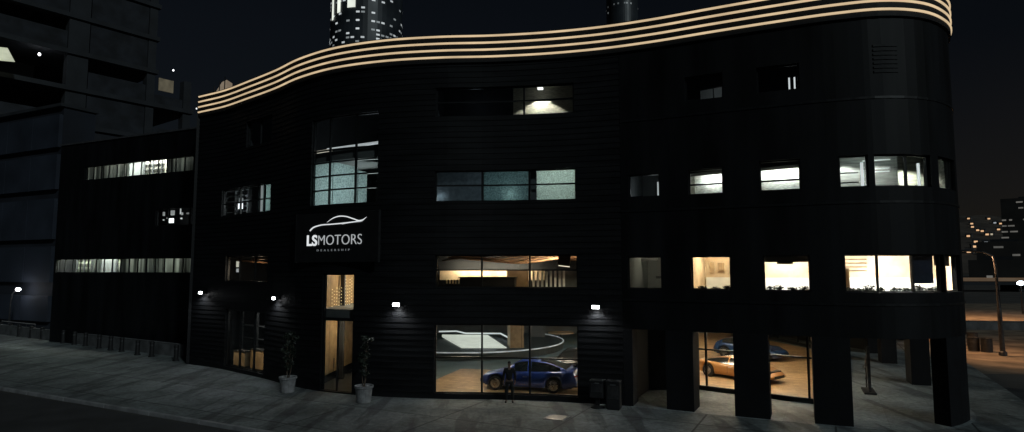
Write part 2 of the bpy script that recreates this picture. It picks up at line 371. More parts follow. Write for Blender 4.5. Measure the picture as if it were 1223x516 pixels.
# openings: s0, s1, z0, z1, mullions, transoms
WIN = dict(
    a1=(9.2, 13.75, .2, 3.5, [10.8, 12.4], []), a2=(8.95, 13.85, 5.1, 6.6, [10.4, 12.2], []), a3=(8.2, 13.9, 9.0, 10.6, [10.2, 12.3, 12.95], [9.75]), a4=(10.9, 13.8, 12.9, 14.4, [12.3], []),
    door=(19.2, 21.15, .06, 5.62, [], [3.42]), hall=(18.1, 22.3, 8.95, 13.35, [19.35, 21.0], [9.72, 10.42, 11.1, 11.72]),
    c1=(25.2, 31.72, .22, 3.33, [27.37, 29.54], [1.82]), c2=(25.2, 31.72, 4.97, 6.48, [27.35, 29.55], [5.78]), c3=(25.15, 31.68, 8.94, 10.39, [27.35, 29.55], [9.7]), c4=(25.15, 31.62, 12.94, 14.34, [29.3], [13.65]),
    d21=(33.95, 35.4, 4.97, 6.36, [], []), d22=(36.62, 38.2, 4.97, 6.36, [], []), d23=(39.42, 41.1, 4.95, 6.36, [], []), e21=(42.28, 46.2, 4.95, 6.37, [43.41, 44.76], []), e22=(46.3, 47.85, 4.95, 6.37, [], []),
    d31=(34.05, 35.38, 8.94, 9.95, [], []), d32=(36.6, 38.0, 8.92, 10.0, [], [9.36]), d33=(39.4, 40.9, 8.92, 10.15, [], [9.34]), e31=(42.25, 43.25, 8.92, 10.15, [], []), e32=(43.45, 45.75, 8.92, 10.15, [44.7], []), e33=(46.2, 47.9, 8.92, 10.15, [47.4], []),
    d41=(36.55, 38.1, 12.94, 14.0, [], []), d42=(39.42, 41.0, 12.94, 14.0, [], []),
)
ops = [v[:4] for v in WIN.values()]
SA, SB, SE = 5.55, 33.7, 70.
mb = MB(); wall_cells(mb, SA, SB, -.02, F[4], ops, 0, .3, .26); part(mb, 'siding_wall', 'siding')
mb = MB(); wall_cells(mb, SB, SE, 3.25, F[4], ops, 0, .3); part(mb, 'panel_wall', 'panel')
# thin raised bands on the panel wall, storey by storey
for z in (4.45, 8.3, 12.3):
    mb = MB(); curved(mb, SB + .02, 60, z, z + .09, -.03, .0); part(mb, 'wall_band', 'frame')
mb = MB(); curved(mb, SA, SE, F[4], 16.86, -.10, .3); part(mb, 'parapet', 'jet')
for k in range(4):
    mb = MB(); z = 15.76 + .335 * k
    vs = []; fs = []; ss = srange(SA, 58, .3)
    for s in ss:
        for j in range(6):
            a = math.pi * (j / 5 - .5); p = at(s, -.10 - .055 * math.cos(a)); vs.append((p[0], p[1], z + .05 * math.sin(a)))
    for i in range(len(ss) - 1):
        for j in range(5): fs.append((6 * i + j, 6 * i + j + 1, 6 * i + 6 + j + 1, 6 * i + 6 + j))
    mb.add(vs, fs); part(mb, 'led_strip', 'led', smooth=True)
# windows
def window(key, glass='glass', rec=.14):
    s0, s1, z0, z1, mu, tr = WIN[key]; t = .055
    mb = MB()
    curved(mb, s0, s1, z0, z0 + t, rec, rec + .1); curved(mb, s0, s1, z1 - t, z1, rec, rec + .1)
    for a in (s0, s1 - t): curved(mb, a, a + t, z0 + t, z1 - t, rec + .002, rec + .098)
    for s in mu: curved(mb, s - .04, s + .04, z0 + t, z1 - t, rec - .01, rec + .09)
    xs = [s0 + t] + [q for s in mu for q in (s - .04, s + .04)] + [s1 - t]
    for z in tr:
        for i in range(0, len(xs), 2): curved(mb, xs[i], xs[i + 1], z - .035, z + .035, rec + .004, rec + .086)
    fr = part(mb, 'window', 'frame')
    ss = srange(s0, s1, .55); g = MB(); vs = []; fs = []
    for s in ss: p = at(s, rec + .05); vs += [(*p, z0), (*p, z1)]
    for i in range(len(ss) - 1): fs.append((2 * i, 2 * i + 1, 2 * i + 3, 2 * i + 2))
    g.add(vs, fs); part(g, 'pane', glass, fr)
    return fr
for k in WIN:
    if k == 'door': continue
    window(k)
s0, s1, z0, z1 = WIN['door'][:4]
mb = MB()
for a, b, c, d in ((s0, s0 + .08, 0, z1), (s1 - .08, s1, 0, z1), (s0 + .08, s1 - .08, z1 - .08, z1), (s0 + .08, s1 - .08, 3.36, 3.5)): curved(mb, a, b, c, d, .12, .24)
dr = part(mb, 'entrance_door', 'frame')
mb = MB(); curved(mb, 20.12, 20.2, .02, 3.36, .14, .2); curved(mb, 20.0, 20.03, 1.0, 1.6, .08, .11); part(mb, 'door_handle', 'metal', dr)
mb = MB(); ps = [at(s0 + .08, .19), at(s1 - .08, .19)]
mb.quad((*ps[0], .03), (*ps[1], .03), (*ps[1], 5.5), (*ps[0], 5.5)); part(mb, 'pane', 'glass', dr)
# ground-floor pillars of the arcade
for a, b in ((33.7, 34.1), (35.5, 36.62), (38.2, 39.5), (41.05, 42.35), (46.05, 47.95), (55.7, 56.9), (63.5, 64.7), (68.5, 69.9)):
    mb = MB(); curved(mb, a, b, 0, 3.25, 0, .6 if 46 < a < 47 else .85 if a > 50 else 1.15); part(mb, 'pillar', 'pillar', bevel=.015)
# storey slabs, roof, hidden sides
def poly_in(off, sa, sb, extra): return [at(s, off) for s in srange(sa, sb, .8)] + extra
back = [(22, 60), (-18, 60), (-23.6, 47.5)]
for z in F[1:4]:
    part(MB().prism(poly_in(.31, SA, 69.9, back), z - .5, z - .02), 'storey_slab', 'soffit')
part(MB().prism(poly_in(.31, SA, 69.9, back), 15.3, 15.62), 'roof', 'roof')
pa = at(SA, .3)
mb = MB()
for a, b in ((at(SA, 0), (-23.4, 47.6)), ((-23.4, 47.6), (-18, 60)), ((-18, 60), (22, 60)), ((22, 60), at(SE, .3))):
    a, b = Vector((*a, 0)), Vector((*b, 0)); d = (b - a); mb.box(((a + b) / 2 + Vector((0, 0, 8.49)))[:], (d.length, .3, 16.94), math.atan2(d.y, d.x))
part(mb, 'side_wall', 'siding')
# showroom set-back glass wall behind the arcade
W = [at(33.72, .3), (6.55, 30.6), (9.05, 30.75), (13.95, 26.75), (22.6, 42.5), (21, 59.8)]
def line_wall(mb, a, b, z0, z1, t): 
    a, b = Vector((*a, 0)), Vector((*b, 0)); d = b - a; mb.box(((a + b) / 2 + Vector((0, 0, (z0 + z1) / 2)))[:], (d.length, t, z1 - z0), math.atan2(d.y, d.x))
mb = MB(); line_wall(mb, W[0], W[1], 0, 3.3, .2); line_wall(mb, W[1], W[2], .002, 3.3, .19); part(mb, 'arcade_wall', 'darkwall')
def glazed_line(a, b, mull, z0, z1, tr):
    A, B = Vector((*a, 0)), Vector((*b, 0)); d = (B - A); L = d.length; d.normalize(); an = math.atan2(d.y, d.x); mb = MB()
    mb.box((A + d * L / 2 + Vector((0, 0, z0 / 2)))[:], (L, .18, z0), an)
    for m in [0.04, *mull, L - .04]: mb.box((A + d * m + Vector((0, 0, (z0 + z1) / 2)))[:], (.08, .12, z1 - z0), an)
    for z in tr: mb.box((A + d * L / 2 + Vector((0, 0, z)))[:], (L - .1, .1, .07), an)
    fr = part(mb, 'window', 'frame')
    part(MB().quad((*a, z0), (*b, z0), (*b, z1), (*a, z1)), 'pane', 'glass', fr); return fr
glazed_line(W[2], W[3], [.45, 2.0, 5.05], .22, 3.3, [1.95])
glazed_line(W[3], W[4], [2.5, 5, 7.5, 10, 12.5], .22, 3.3, [1.95])
glazed_line(W[4], W[5], [3, 6, 9, 12, 15], .22, 3.3, [1.95])
# vertical light line on the arcade's back wall
mb = MB(); mb.box((7.9, 30.5, 1.7), (.05, .06, 2.5)); part(mb, 'light_strip', glow('dim white line', (.7, .75, .78), .12))
mb = MB(); mb.box((7.9, 30.49, .38), (.09, .08, .12)); part(mb, 'light_strip', glow('white line end', (.8, .85, .9), .6))
# arcade paving
ap = [at(s, -.15) for s in srange(34.0, 62, .7)] + [W[4], W[3], W[2], W[1]]
struct(MB().prism(ap, -.05, .008).build('arcade_floor', M['arcade']))
for s, o in ((36.9, 2.6), (40.2, 2.8), (43.8, 3.0), (47.5, 4.0), (51.0, 3.0), (56.5, 3.)):
    p = at(s, o); mb = MB(); mb.lathe([(.09, 3.235), (.09, 3.25)], (p[0], p[1], 0), 12)
    dl = part(mb, 'downlight', glow('arcade downlight', (.95, .97, .92), 3))
    light('arcade_lamp', 'SPOT', (p[0], p[1], 3.2), 9, (.95, 1, .93), target=(p[0], p[1], 0), spot_size=R(120), spot_blend=.8, shadow_soft_size=.09)

# ------------------------------------------------------------------ showroom inside (ground floor)
SR = [at(s, .32) for s in srange(25.0, 31.9, .7)] + [(4.4, 27.7), (6.6, 30.9), (9.05, 30.9), (13.8, 26.95), (22.3, 42.6), (20.5, 59.5), (-10.5, 59.5)]
part(MB().prism(SR, -.02, .02), 'showroom_floor', 'greyfloor')
part(MB().prism(SR, 3.34, 3.38), 'showroom_ceiling', 'ceiling')
mb = MB(); mb.quad((*at(25.0, .32), 0), (-10, 52, 0), (-10, 52, 3.4), (*at(25., .32), 3.4)); part(mb, 'showroom_wall', 'midwall')
mb = MB(); mb.box((5, 57.5, 1.7), (31, .2, 3.4)); part(mb, 'showroom_wall', 'greywall')
mb = MB(); line_wall(mb, at(31.95, .34), (4.6, 30.0), 0, 3.33, .12); part(mb, 'showroom_wall', 'greywall')
# oak floor zones
part(MB().prism([at(s, .34) for s in srange(25.05, 31.85, .7)] + [(4.3, 30.3), (4.3, 34.6), (-2.2, 36.8), (-3.0, 36.8), (-4.25, 32.4)], .021, .027), 'oak_floor', 'wood')
part(MB().prism([(6.9, 31.1), (9.1, 31.0), (13.75, 27.1), (22.2, 42.8), (20, 58), (8.5, 58), (5.2, 36)], .021, .028), 'oak_floor', 'wood')
# ceiling lights of the showroom
def panel_light(x, y, z, sx, sy, m, rz=0., parent=bld, name='ceiling_light'):
    mb = MB(); mb.box((x, y, z), (sx, sy, .04), rz); return part(mb, name, m)
warm = glow('warm ceiling panel', (1., .83, .62), 42.); cool = glow('cool ceiling panel', (.92, .97, 1.), 11.)
for x, y in ((-2.2, 30.7), (1.8, 30.2), (-2.6, 34.0), (2.4, 33.4)): panel_light(x, y, 3.3, 1.0, .35, warm, R(-12))
warm2 = glow('bright warm ceiling panel', (1., .82, .60), 46.)
for x, y in ((8.6, 33.4), (11.0, 31.6), (10.2, 36.2), (12.6, 30.8), (12.2, 35.2), (15, 33.8), (11.5, 40), (15.5, 39), (12, 46), (16, 46), (13, 52)): panel_light(x, y, 3.3, 1.2, .4, warm2, R(-40))
for x, y in ((-3, 42), (2, 41), (5, 46), (-2, 50)): panel_light(x, y, 3.3, 1.2, .35, cool)
# podium with glowing edge and an illuminated ramp
pod = empty('display_podium', 'large dark glossy display podium with thin glowing white edge behind blue car', 'podium', (-1, 42, .02))
out = []
cx, cy = -3.2, 47.5
for i in range(41):
    a = R(-160 + i * 5.0); out.append((cx + 7.6 * math.cos(a) * (1.0 if math.cos(a) < 0 else .93), cy + 7.4 * math.sin(a)))
mb = MB(); mb.prism(out, .02, .5); mb.build('podium_body', M['pod'], pod, pod.location)
mb = MB(); mb.tube([(x, y, .51) for x, y in out], .045, 6); mb.build('edge_light', glow('podium edge light', (.9, .95, .97), .26, .7, 1.6), pod, pod.location)
ra = empty('light_ramp', 'slanted white luminous display ramp lying on the dark podium', 'display ramp', (-2, 44, .5))
mb = MB(); mb.add([(-5.5, 49.3, .72), (-1.9, 49.0, .72), (-.35, 42.4, .56), (-3.4, 42.4, .56), (-5.5, 49.3, .52), (-1.9, 49.0, .52), (-.35, 42.4, .52), (-3.4, 42.4, .52)], [(0, 1, 2, 3), (4, 7, 6, 5), (0, 4, 5, 1), (1, 5, 6, 2), (2, 6, 7, 3), (3, 7, 4, 0)])
mb.build('ramp_panel', glow('luminous ramp', (.80, .83, .72), .62, .12, 1.5), ra, ra.location)
mb = MB(); mb.tube([(-5.8, 49.8, .9), (-4.4, 49.6, .95), (-3.6, 48.9, .85), (-.9, 48.8, .85), (.6, 44, .62)], .06, 6); mb.build('ramp_rail', glow('ramp rail light', (.85, .9, .9), .6), ra, ra.location)
mb = MB(); mb.box((.25, 43.2, 1.6), (.95, .95, 3.3), R(12)); part(mb, 'wood_column', 'woodwall')
mb = MB(); mb.box((2.0, 50, 1.6), (1.2, .8, 3.3)); part(mb, 'column', 'greywall')
ta = empty('round_table', 'round pale table top far back in the showroom', 'table', (3.9, 50, .02))
MB().lathe([(1.0, .72), (1.02, .76), (1.0, .8)], (0, 0, 0), 24).build('tabletop', M['creamwall'], ta); MB().lathe([(.35, 0), (.33, .03), (.06, .06), (.06, .72)], (0, 0, 0), 14).build('leg', M['metal'], ta)

# ------------------------------------------------------------------ cars
def make_car(name, label, paint, L, H, wb, W, x_f, prof, cab, group='cars on show', wheel_r=.34):
    """prof: (x, top) hood/deck line from nose (0) to tail (L); cab: windscreen base, roof start, roof end, rear base, roof height"""
    t = empty(name, label, 'car', group=group); mid = L / 2
    wx = [x_f, x_f + wb]; ar = wheel_r + .06
    def lerp(tab, x):
        for (a, b), (c, d) in zip(tab, tab[1:]):
            if a <= x <= c:
                k = (x - a) / (c - a); k = k * k * (3 - 2 * k) * .5 + k * .5; return b + (d - b) * k
        return tab[-1][1]
    xs = sorted({round(L * i / 70, 3) for i in range(71)} | {round(w_ + ar * math.cos(R(a)), 3) for w_ in wx for a in range(0, 181, 12)})
    def hw(x): 
        k = min(x, L - x) / (L * .5); return W / 2 * (1 - .30 * max(0, 1 - k * 3.2) ** 2.4)
    rows = []
    for x in xs:
        h = hw(x); tp = lerp(prof, x); zb = .19 + .10 * max(0, 1 - min(x, L - x) / .5)
        for w_ in wx:
            if abs(x - w_) < ar: zb = max(zb, wheel_r + math.sqrt(ar * ar - (x - w_) ** 2))
        fl = .02 * sum(max(0, 1 - abs(x - w_) / .6) for w_ in wx)
        zb = min(zb, tp - .12); b = zb + (tp - zb)
        rows.append([(h * .86, zb), (h * .97 + fl, zb + .04), (h + fl, zb + .35 * (tp - zb)), (h + fl * .6, zb + .62 * (tp - zb)), (h * .965, zb + .84 * (tp - zb)), (h * .90, tp - .03), (h * .74, tp + .005), (h * .35, tp + .03), (0, tp + .038)])
    def loft(rows, xs):
        m = MB(); n = len(rows[0]); vs = []
        for x, r in zip(xs, rows):
            for y, z in r: vs.append((x - mid, -y, z))
            for y, z in r[-2::-1]: vs.append((x - mid, y, z))
        k = 2 * n - 1
        fs = [(i * k + j, i * k + j + 1, (i + 1) * k + j + 1, (i + 1) * k + j) for i in range(len(xs) - 1) for j in range(k - 1)]
        fs += [tuple(range(k)), tuple((len(xs) - 1) * k + j for j in range(k))[::-1]]
        fs += [(i * k, (i + 1) * k, (i + 1) * k + k - 1, i * k + k - 1) for i in range(len(xs) - 1)]
        return m.add(vs, fs)
    loft(rows, xs).build('body', paint, t, smooth=True)
    MB().box((0, 0, .42), (L * .9, W * .68, .46)).build('underbody', M['black'], t)
    x0, x1, x2, x3, hr = cab; cx = [x0 + (x3 - x0) * i / 36 for i in range(37)]; roof = MB(); win = MB()
    def top(x):
        base0 = lerp(prof, x0); base3 = lerp(prof, x3)
        if x < x1: k = (x - x0) / (x1 - x0); return base0 + (hr - base0) * (1 - (1 - k) ** 1.7)
        if x > x2: k = (x3 - x) / (x3 - x2); return base3 + (hr - base3) * (1 - (1 - k) ** 1.7)
        return hr + .03 * math.sin(math.pi * (x - x1) / (x2 - x1))
    secs = []
    for x in cx:
        tz = top(x); bz = lerp(prof, x) - .02; f = max(0, (tz - bz) / (hr - bz + .001)); h = hw(x) * .90
        wr = h * (1 - .24 * f)
        secs.append([(h, bz), (h - (h - wr) * .45, bz + (tz - bz) * .46), (wr, bz + (tz - bz) * .90), (wr * .86, tz), (wr * .45, tz + .02 * f), (0, tz + .03 * f)])
    bp = x1 + (x2 - x1) * .52
    for i in range(len(cx) - 1):
        xm = (cx[i] + cx[i + 1]) / 2
        for sgn in (-1, 1):
            for j in range(5):
                q = [(cx[a] - mid, sgn * secs[a][b][0], secs[a][b][1]) for a, b in ((i, j), (i, j + 1), (i + 1, j + 1), (i + 1, j))]
                side = j < 2 and x0 + .42 < xm < x3 - .35 and abs(xm - bp) > .06
                screen = j >= 3 and (x0 + .08 < xm < x1 - .05 or x2 + .05 < xm < x3 - .1)
                (win if side or screen else roof).quad(*(q if sgn < 0 else q[::-1]))
    for mb_, nm, mt in ((roof, 'roof', paint), (win, 'window', M['carglass'])):
        o = mb_.build(nm, mt, t, smooth=True)
        bm = bmesh.new(); bm.from_mesh(o.data); bmesh.ops.remove_doubles(bm, verts=bm.verts, dist=.0005); bmesh.ops.recalc_face_normals(bm, faces=bm.faces); bm.to_mesh(o.data); bm.free()
    for w_ in wx:
        for sg in (-1, 1):
            c = (w_ - mid, sg * (W / 2 - .10), wheel_r)
            tr = MB(); r_ = wheel_r
            tr.lathe([(r_ * .66, -.11), (r_ * .9, -.12), (r_, -.09), (r_, .09), (r_ * .9, .12), (r_ * .66, .11)], c, 28, 'Y'); ty = tr.build('wheel', M['tyre'], t, smooth=False)
            rm = MB(); rm.lathe([(r_ * .67, -.05), (r_ * .67, .05)], c, 24, 'Y')
            rim0 = rm.build('rim', M['black'], ty)
            sp_ = MB()
            for k in range(7):
                a = 2 * math.pi * k / 7; sp_.box((c[0] + math.cos(a) * r_ * .36, c[1] + sg * .075, c[2] + math.sin(a) * r_ * .36), (r_ * .62, .03, .045), 0, 0, -a)
            sp_.lathe([(r_ * .62, .055), (r_ * .68, .06), (r_ * .68, .11), (r_ * .62, .11)], (c[0], c[1] - (.17 if sg < 0 else 0), c[2]), 24, 'Y')
            sp_.build('spokes', M['chrome'], ty)
    nz = lerp(prof, .12); tz = lerp(prof, L - .1)
    for sg in (-1, 1):
        MB().box((.20 - mid, sg * hw(.2) * .74, nz - .09), (.30, .34, .10), sg * -R(28), 0, R(-12)).build('headlight', M['clearlens'], t, bevel=.02)
        MB().box((L - .09 - mid, sg * hw(L - .1) * .62, tz - .13), (.14, .46, .09), sg * R(10)).build('taillight', M['redlens'], t, bevel=.015)
        mm = MB(); mm.box((x0 + .42 - mid, sg * (W / 2 + .05), lerp(prof, x0) + .10), (.16, .20, .11)); mm.build('mirror', paint, t, bevel=.03)
        for xx in (x0 + .35, bp): MB().box((xx - mid, sg * (hw(xx) + .004), .55), (.012, .012, .5)).build('door_line', M['black'], t)
        MB().box((bp - .18 - mid, sg * (hw(bp) + .012), .70), (.2, .025, .03)).build('door_handle', M['chrome'], t)
    MB().box((.05 - mid, 0, .36), (.12, hw(.3) * 1.2, .16)).build('grille', M['black'], t, bevel=.02)
    MB().box((L - .05 - mid, 0, .34), (.12, hw(.3) * 1.3, .18)).build('rear_bumper', M['black'], t, bevel=.02)
    return t
# nose points to -x of the car; tail to +x
sedan = make_car('fastback_car', 'blue metallic fastback car behind the large ground floor window', M['blue'], 4.75, 1.36, 2.86, 1.9, .86,
    [(0, .52), (.25, .70), (.9, .86), (1.5, .93), (2.6, .97), (3.6, 1.0), (4.35, 1.04), (4.6, .98), (4.75, .66)], (1.35, 2.05, 2.95, 4.35, 1.40))
d = Vector((2.74, -.81, 0)).normalized(); c = Vector((.58, 30.13, .028)) + d * (4.75 / 2 - .86 - 2.86 / 2)
sedan.location = (c.x + .25, c.y + .75, .03); sedan.rotation_euler = (0, 0, math.atan2(d.y, d.x))
sport = make_car('sports_car', 'copper orange low sports car on the oak floor seen between arcade pillars', M['orange'], 4.9, 1.22, 3.05, 2.0, .95,
    [(0, .42), (.3, .58), (1.0, .76), (1.7, .84), (2.8, .88), (3.8, .95), (4.6, .94), (4.9, .62)], (1.5, 2.3, 3.0, 4.4, 1.24), wheel_r=.36)
sport.scale = (.9, .9, .9); sport.location = (12.2, 33.75, .03); sport.rotation_euler = (0, 0, math.atan2(2.84, -2.28))
dk = make_car('coupe_car', 'midnight blue coupe parked behind the copper orange sports car', M['darkblue'], 4.5, 1.36, 2.75, 1.88, .85,
    [(0, .52), (.25, .68), (.9, .84), (1.5, .92), (2.6, .96), (3.6, 1.0), (4.2, 1.0), (4.5, .66)], (1.35, 2.05, 2.9, 4.15, 1.38))
dk.location = (15.6, 41.2, .03); dk.rotation_euler = (0, 0, math.atan2(2.6, -2.5))

bc = make_car('saloon_car', 'black saloon parked behind the blue fastback in the showroom', mat('black paint', (.006, .006, .007), .2, metal=.2, var=.2, scale=30, coat=.9), 4.5, 1.4, 2.75, 1.86, .85,
    [(0, .52), (.25, .68), (.9, .86), (1.5, .94), (2.6, .98), (3.6, 1.02), (4.2, 1.02), (4.5, .66)], (1.35, 2.05, 3.0, 4.0, 1.42))
bc.location = (3.35, 34.6, .03); bc.rotation_euler = (0, 0, R(-10))

# ------------------------------------------------------------------ upper rooms
class Room: pass
def room(s0, s1, depth, z0, z1, wall, ceil, floor, gap=.33, nrm=None):
    """closed room behind the facade from s0 to s1; returns its axes"""
    fr = [Vector((*at(s, gap), 0)) for s in srange(s0, s1, .6)]; u = (fr[-1] - fr[0]); Lr = u.length; u.normalize(); n = Vector((-u.y, u.x, 0))
    if nrm: n = Vector((*nrm, 0)).normalized(); u = Vector((n.y, -n.x, 0)); Lr = (fr[-1] - fr[0]).dot(u)
    bl, br_ = fr[0] + n * depth, fr[0] + u * Lr + n * depth
    Zv = lambda p, z: (p.x, p.y, z)
    mb = MB()
    for a, b in ((fr[0], bl), (bl, br_), (br_, fr[-1])): mb.quad(Zv(a, z0), Zv(b, z0), Zv(b, z1), Zv(a, z1))
    part(mb, 'room_wall', wall)
    pl = fr + [br_, bl]; k = len(pl)
    part(MB().add([Zv(p, z1) for p in pl], [tuple(range(k))]), 'room_ceiling', ceil)
    part(MB().add([Zv(p, z0) for p in pl], [tuple(range(k))]), 'room_floor', floor)
    r = Room(); r.o = fr[0]; r.u = u; r.n = n; r.L = Lr; r.d = depth; r.z0 = z0; r.z1 = z1; r.an = math.atan2(u.y, u.x)
    r.p = lambda a, b, z: tuple(r.o + u * a + n * b + Vector((0, 0, z)))
    return r
def rlight(r, a, b, z, sx, sy, m): x, y, zz = r.p(a, b, z); return panel_light(x, y, zz, sx, sy, m, r.an)
def em(name, col, s): return glow(name, col, s)

# the left block is seen very obliquely: rooms run on to its left corner
def P(s, off, z): return (*at(s, off), z)
def ang_at(s): p, q = at(s, 0), at(s + .05, 0); return math.atan2(q[1] - p[1], q[0] - p[0])
r = room(5.9, 14.1, 5, .0, 3.42, 'darkwall', 'darkceiling', 'darkfloor')
for i, (s, wd, hh) in enumerate(((8.65, 1.3, .85), (10.75, 1.7, 1.1), (12.05, .45, 1.0))):
    p = P(s, 1.5, .01); cb = empty('reception_counter', ['low oak counter glowing in the left ground floor window, leftmost of three', 'wide oak counter glowing in the left ground floor window, middle of three', 'narrow oak counter glowing in the left ground floor window, rightmost of three'][i], 'counter', p, ang_at(s), 'oak counters in the left hall')
    MB().box((0, 0, hh / 2), (wd, .5, hh)).build('counter_body', M['woodwall'], cb, bevel=.01); MB().box((0, 0, hh + .02), (wd + .06, .56, .04)).build('counter_top', M['black'], cb)
    light('counter_spot', 'SPOT', P(s, .55, 3.0), 260, (1, .80, .55), target=P(s, 1.3, .5), spot_size=R(46), spot_blend=.7, shadow_soft_size=.05)
for k in range(8): x, y, z = P(11.9, 1.2, 1.85 + .19 * k); panel_light(x, y, z, .07, .07, em('small shelf light', (.9, .9, .8), 1.0))
mb = MB()
for s in (7.2, 8.6, 10.2): mb.box(P(s, 2.4, 1.7), (.14, .14, 3.4), ang_at(s))
mb.box(P(8.7, 2.4, 2.3), (3.4, .1, .08), ang_at(8.7)); mb.box(P(8.7, 2.4, 1.5), (3.4, .1, .06), ang_at(8.7)); part(mb, 'rack', 'midwall')
light('hall_lamp', 'POINT', P(9.8, 1.5, 2.9), 26, (.95, .92, .85), shadow_soft_size=.3)
# left block, first floor
r = room(5.9, 14.1, 5, 3.95, 7.3, 'darkwall', 'darkceiling', 'darkfloor')
mb = MB(); mb.box(P(10.2, 1.4, 6.25), (3.6, .22, .10), ang_at(10) + .25, 0, .06); mb.box(P(10.8, 1.2, 6.42), (3.2, .2, .08), ang_at(10) - .2); part(mb, 'ceiling_beam', 'wavewood')
mb = MB(); mb.box(P(8.55, 1.0, 6.15), (.28, .05, .40), ang_at(8.5)); part(mb, 'tube_or_edge_glow', em('warm white tube', (.95, .90, .74), .55))
mb = MB(); mb.box(P(8.55, 1.0, 5.75), (.22, .05, .22), ang_at(8.5)); part(mb, 'tube_or_edge_glow', em('soft white tube', (.85, .88, .9), .35))
light('room_lamp', 'POINT', P(10.5, 1.3, 5.7), 45, (1, .80, .58), shadow_soft_size=.2)
# left block, second floor: shelves, a lamp, frosted screen on the right
r = room(5.9, 14.1, 5, 7.85, 11.2, 'darkwall', 'darkceiling', 'darkfloor')
mb = MB()
for k in range(6): mb.box(P(7.4, 1.6, 9.1 + .34 * k), (2.6, .3, .04), ang_at(7.4))
for s in (6.2, 7.3, 8.5): mb.box(P(s, 1.62, 9.6), (.05, .28, 2.6), ang_at(7.4))
part(mb, 'shelf', 'greywall')
mb = MB(); mb.box(P(8.95, .8, 9.65), (.36, .12, .32), ang_at(9)); part(mb, 'desk_lamp', em('desk lamp shade', (.95, .97, 1), 1.6))
mb = MB(); mb.box(P(8.95, .82, 10.0), (.32, .1, .3), ang_at(9)); part(mb, 'desk_lamp', em('dim lamp shade', (.9, .93, .95), .16))
light('desk_light', 'POINT', P(8.6, 1.0, 9.9), 14, (.92, .97, 1), shadow_soft_size=.1)
mb = MB(); mb.box(P(11.5, .8, 9.9), (.24, .05, 2.0), ang_at(11.5)); part(mb, 'screen', em('glowing white blind', (.8, .84, .85), .26))  # blind glows by itself, light painted in as emission
mb = MB(); mb.box(P(12.75, .5, 9.7), (1.15, .04, 2.4), ang_at(12.7)); part(mb, 'screen', frosted_mat('teal frosted screen', (.42, .50, .49)))
light('screen_lamp', 'AREA', P(12.6, 1.9, 9.8), 40, (.9, 1, .97), target=P(12.7, .5, 9.8), size=1.0)
room(10.6, 14.1, 4, 11.75, 15., 'darkwall', 'darkceiling', 'darkfloor')
# entrance hall behind the tall door: oak slat wall down its left side
r = room(18.5, 22.0, 7, 0.01, 6.2, 'darkwall', 'darkceiling', 'darkfloor', nrm=(.05, 1.))
mb = MB(); mb.box(r.p(.12, 3.4, 3.3), (.06, 6.3, 5.6), r.an)
for k in range(56): mb.box(r.p(.18, .4 + k * .11, 3.3), (.06, .06, 5.6), r.an)
part(mb, 'slat_wall', 'woodwall')
light('hall_lamp', 'AREA', r.p(2.2, 3.0, 5.7), 190, (1, .82, .56), target=r.p(.1, 3.2, 2.9), size=1.0)
light('hall_lamp', 'AREA', r.p(1.6, 1.6, 3.2), 45, (1, .82, .56), target=r.p(.1, 1.8, 2.0), size=.6)
mb = MB(); rr = random.Random(3)
for k in range(10):
    top = 4.9 + .06 * k - rr.random() * .5
    for j in range(9 + k // 2): mb.lathe([(.014, -.014), (.024, 0), (.014, .014)], r.p(.42, .9 + .36 * k, top - .17 * j), 6)
part(mb, 'bead_curtain', em('light bead', (1, .85, .5), 1.2))
mb = MB(); mb.box(r.p(2.0, 6.6, 3.7), (1.2, .05, 3.4), r.an); part(mb, 'doorway_glow', em('doorway light glow', (.85, .85, .83), .5))  # glowing sheet stands in for light from beyond the doorway
mb = MB(); mb.box(r.p(.42, 2.6, 3.0), (.22, .22, 6.0), r.an); part(mb, 'column', 'darkwall')
# stair hall with frosted lower screens
r = room(16.6, 22.7, 6, 7.85, 14.8, 'midwall', 'midwall', 'darkfloor')
FT = frosted_mat('teal frosted glass', (.40, .49, .49), .30, 14)
def screen(sa, sb, off, za, zb, zb2=None):
    a, b = at(sa, off), at(sb, off); mb = MB(); mb.add([(*a, za), (*b, za), (*b, zb if zb2 is None else zb2), (*a, zb)], [(0, 1, 2, 3)]); return mb
part(screen(17.9, 19.3, .40, 8.7, 11.2), 'frosted_screen', FT); part(screen(19.34, 20.95, .40, 8.7, 11.15, 10.78), 'frosted_screen', FT); part(screen(20.99, 21.5, .40, 8.7, 10.62, 10.5), 'frosted_screen', FT)
light('stair_lamp', 'AREA', P(19.4, 3.0, 9.6), 70, (.85, 1, .98), target=P(19.4, .4, 9.9), size=2.0)
part(screen(18.0, 19.2, .42, 11.25, 11.85), 'lit_panel', em('warm white panel', (.95, .87, .72), .60))
mb = MB(); mb.box(P(20.2, 1.2, 12.05), (3.6, .3, .07), ang_at(20.2), 0, -.03); part(mb, 'ceiling_light', em('cool cove light', (.85, .9, .92), .42))
mb = MB(); mb.box(P(20.4, 1.0, 11.25), (2.8, .7, .14), ang_at(20.4), 0, .12); part(mb, 'stair_flight', 'midwall')
light('stair_spot', 'SPOT', P(17.6, .7, 13.0), 40, (1, .97, .9), target=P(18.1, 1.3, 11.8), spot_size=R(60), spot_blend=.8, shadow_soft_size=.05)
light('stair_fill', 'POINT', P(20.4, 2.2, 12.0), 12, (.8, .9, 1), shadow_soft_size=.3)

